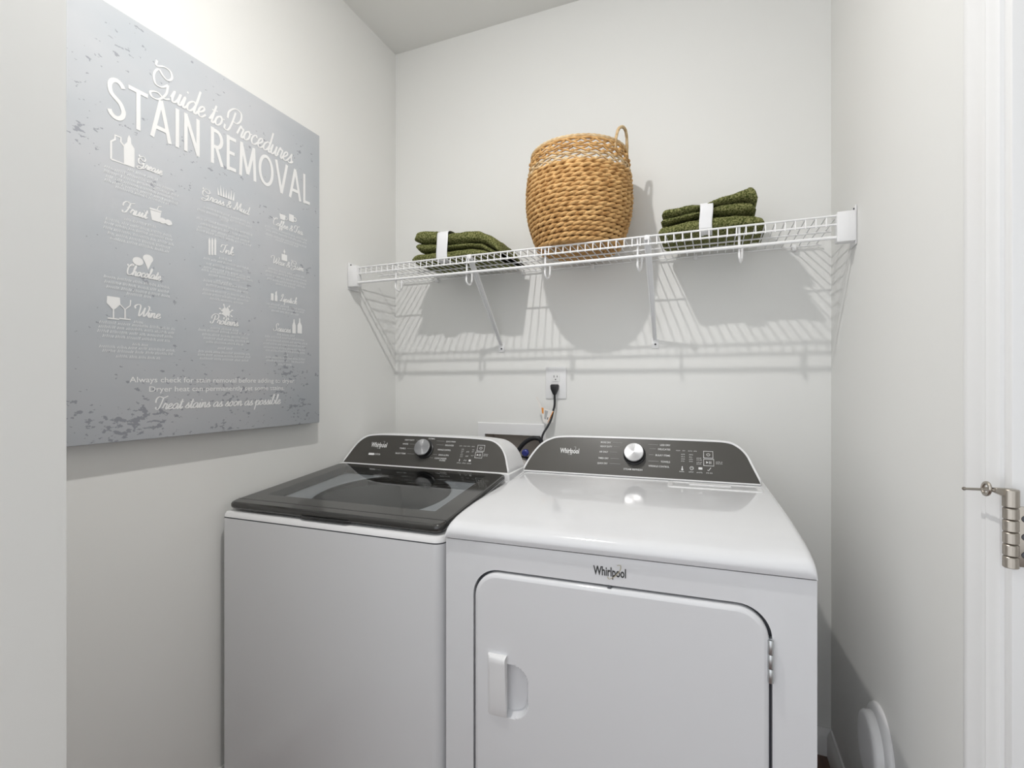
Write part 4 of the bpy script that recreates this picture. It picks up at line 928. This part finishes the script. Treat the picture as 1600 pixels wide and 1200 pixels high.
# ================================================================== DRYER VENT COLLAR (right wall)
vc = thing('vent_collar', 'round white dryer vent collar on the right wall beside the dryer', 'vent', (XR, 1.331, HC - .81)); 
Mx = Matrix.Rotation(math.radians(-90), 4, 'Y')
link('flange', MB().lathe([(.092, .0005), (.093, .004), (.090, .010), (.082, .014), (.076, .0145)], 56, Mx), 'plastic', vc, smooth=True, autosmooth=45)
link('duct', MB().lathe([(.0745, .0145), (.0735, .026), (.070, .0305), (.062, .032), (.050, .0325), (.002, .0325)], 56, Mx, True), 'plastic', vc, smooth=True, autosmooth=45)

# ================================================================== DOOR HINGE + PIN STOP
HXk, HYk = XR - .006, .8005
kz0, kz1 = onX(1581, 888, HXk).z, onX(1581, 793, HXk).z
hg = thing('door_hinge', 'satin nickel butt hinge on the white door lining', 'hinge', (HXk, HYk, kz0)); OH = Vector(hg.location)
seg = (kz1 - kz0) / 5
for k in range(5): link('knuckle', MB().lathe([(.0070, .0006), (.0078, .0014), (.0078, seg - .0014), (.0070, seg - .0006)], 20, Matrix.Translation((HXk, HYk, kz0 + k * seg))), 'nickel', hg, origin=OH, smooth=True, autosmooth=40)
lf = MB(); lf.box((HXk, DY1 - .0030, kz0), (XR + .030, DY1 - .0004, kz1 + .0)); lfo = link('leaf', lf, 'nickel', hg, origin=OH, bevel=.0006)
for dz in (.2, .5, .8): link('leaf_screw', MB().lathe([(.0045, 0), (.0042, .0008), (.001, .0012)], 14, Matrix.Translation((XR + .012, DY1 - .003, kz0 + (kz1 - kz0) * dz)) @ Matrix.Rotation(math.radians(90), 4, 'X')), 'screw', lfo, origin=OH)
stp = thing('hinge_pin_stop', 'satin nickel hinge pin door stop with threaded rod on top of the hinge', 'door stop', (HXk, HYk, kz1)); OT2 = Vector(stp.location)
link('collar', MB().lathe([(.0072, 0), (.0082, .0008), (.0082, .021), (.0072, .022)], 20, Matrix.Translation((HXk, HYk, kz1 + .0005))), 'nickel', stp, origin=OT2, smooth=True, autosmooth=40)
pa = Vector((HXk, HYk + .004, kz1 + .0165)); pb = onX(1553, 765, XR - .024); pc2 = onX(1541, 763, XR - .027); pd = onX(1507, 763, XR - .032)
am = MB(); dirv = (pb - pa).normalized(); sd = Vector((0, 0, 1)); up = dirv.cross(sd).normalized()
am.loft([[P + sd * (s1 * w) + up * (s2 * t) for s1, s2 in ((-1, -1), (1, -1), (1, 1), (-1, 1))] for P, w, t in ((pa, .0060, .004), (pa.lerp(pb, .5), .0046, .0035), (pb, .0026, .003), (pc2, .0020, .002))]); link('arm', am, 'nickel', stp, origin=OT2, bevel=.0008)
link('threaded_rod', MB().tube([pb, pd], .0017, 10), 'nickel', stp, origin=OT2, smooth=True)
link('bumper', MB().tube([pd, pd + (pd - pb).normalized() * .0016], .0024, 12), 'brown_rubber', stp, origin=OT2, smooth=True)
ax = (pd - pb).normalized(); side = Vector((0, 0, 1)); oth = ax.cross(side).normalized()
rg = [pc2 + side * (.0075 * math.cos(2 * math.pi * k / 24)) + (oth * .15 + ax).normalized() * (.0095 * math.sin(2 * math.pi * k / 24)) for k in range(24)]
link('ring', MB().tube(rg, .0022, 8, closed=True), 'nickel', stp, origin=OT2, smooth=True)

flush_text()
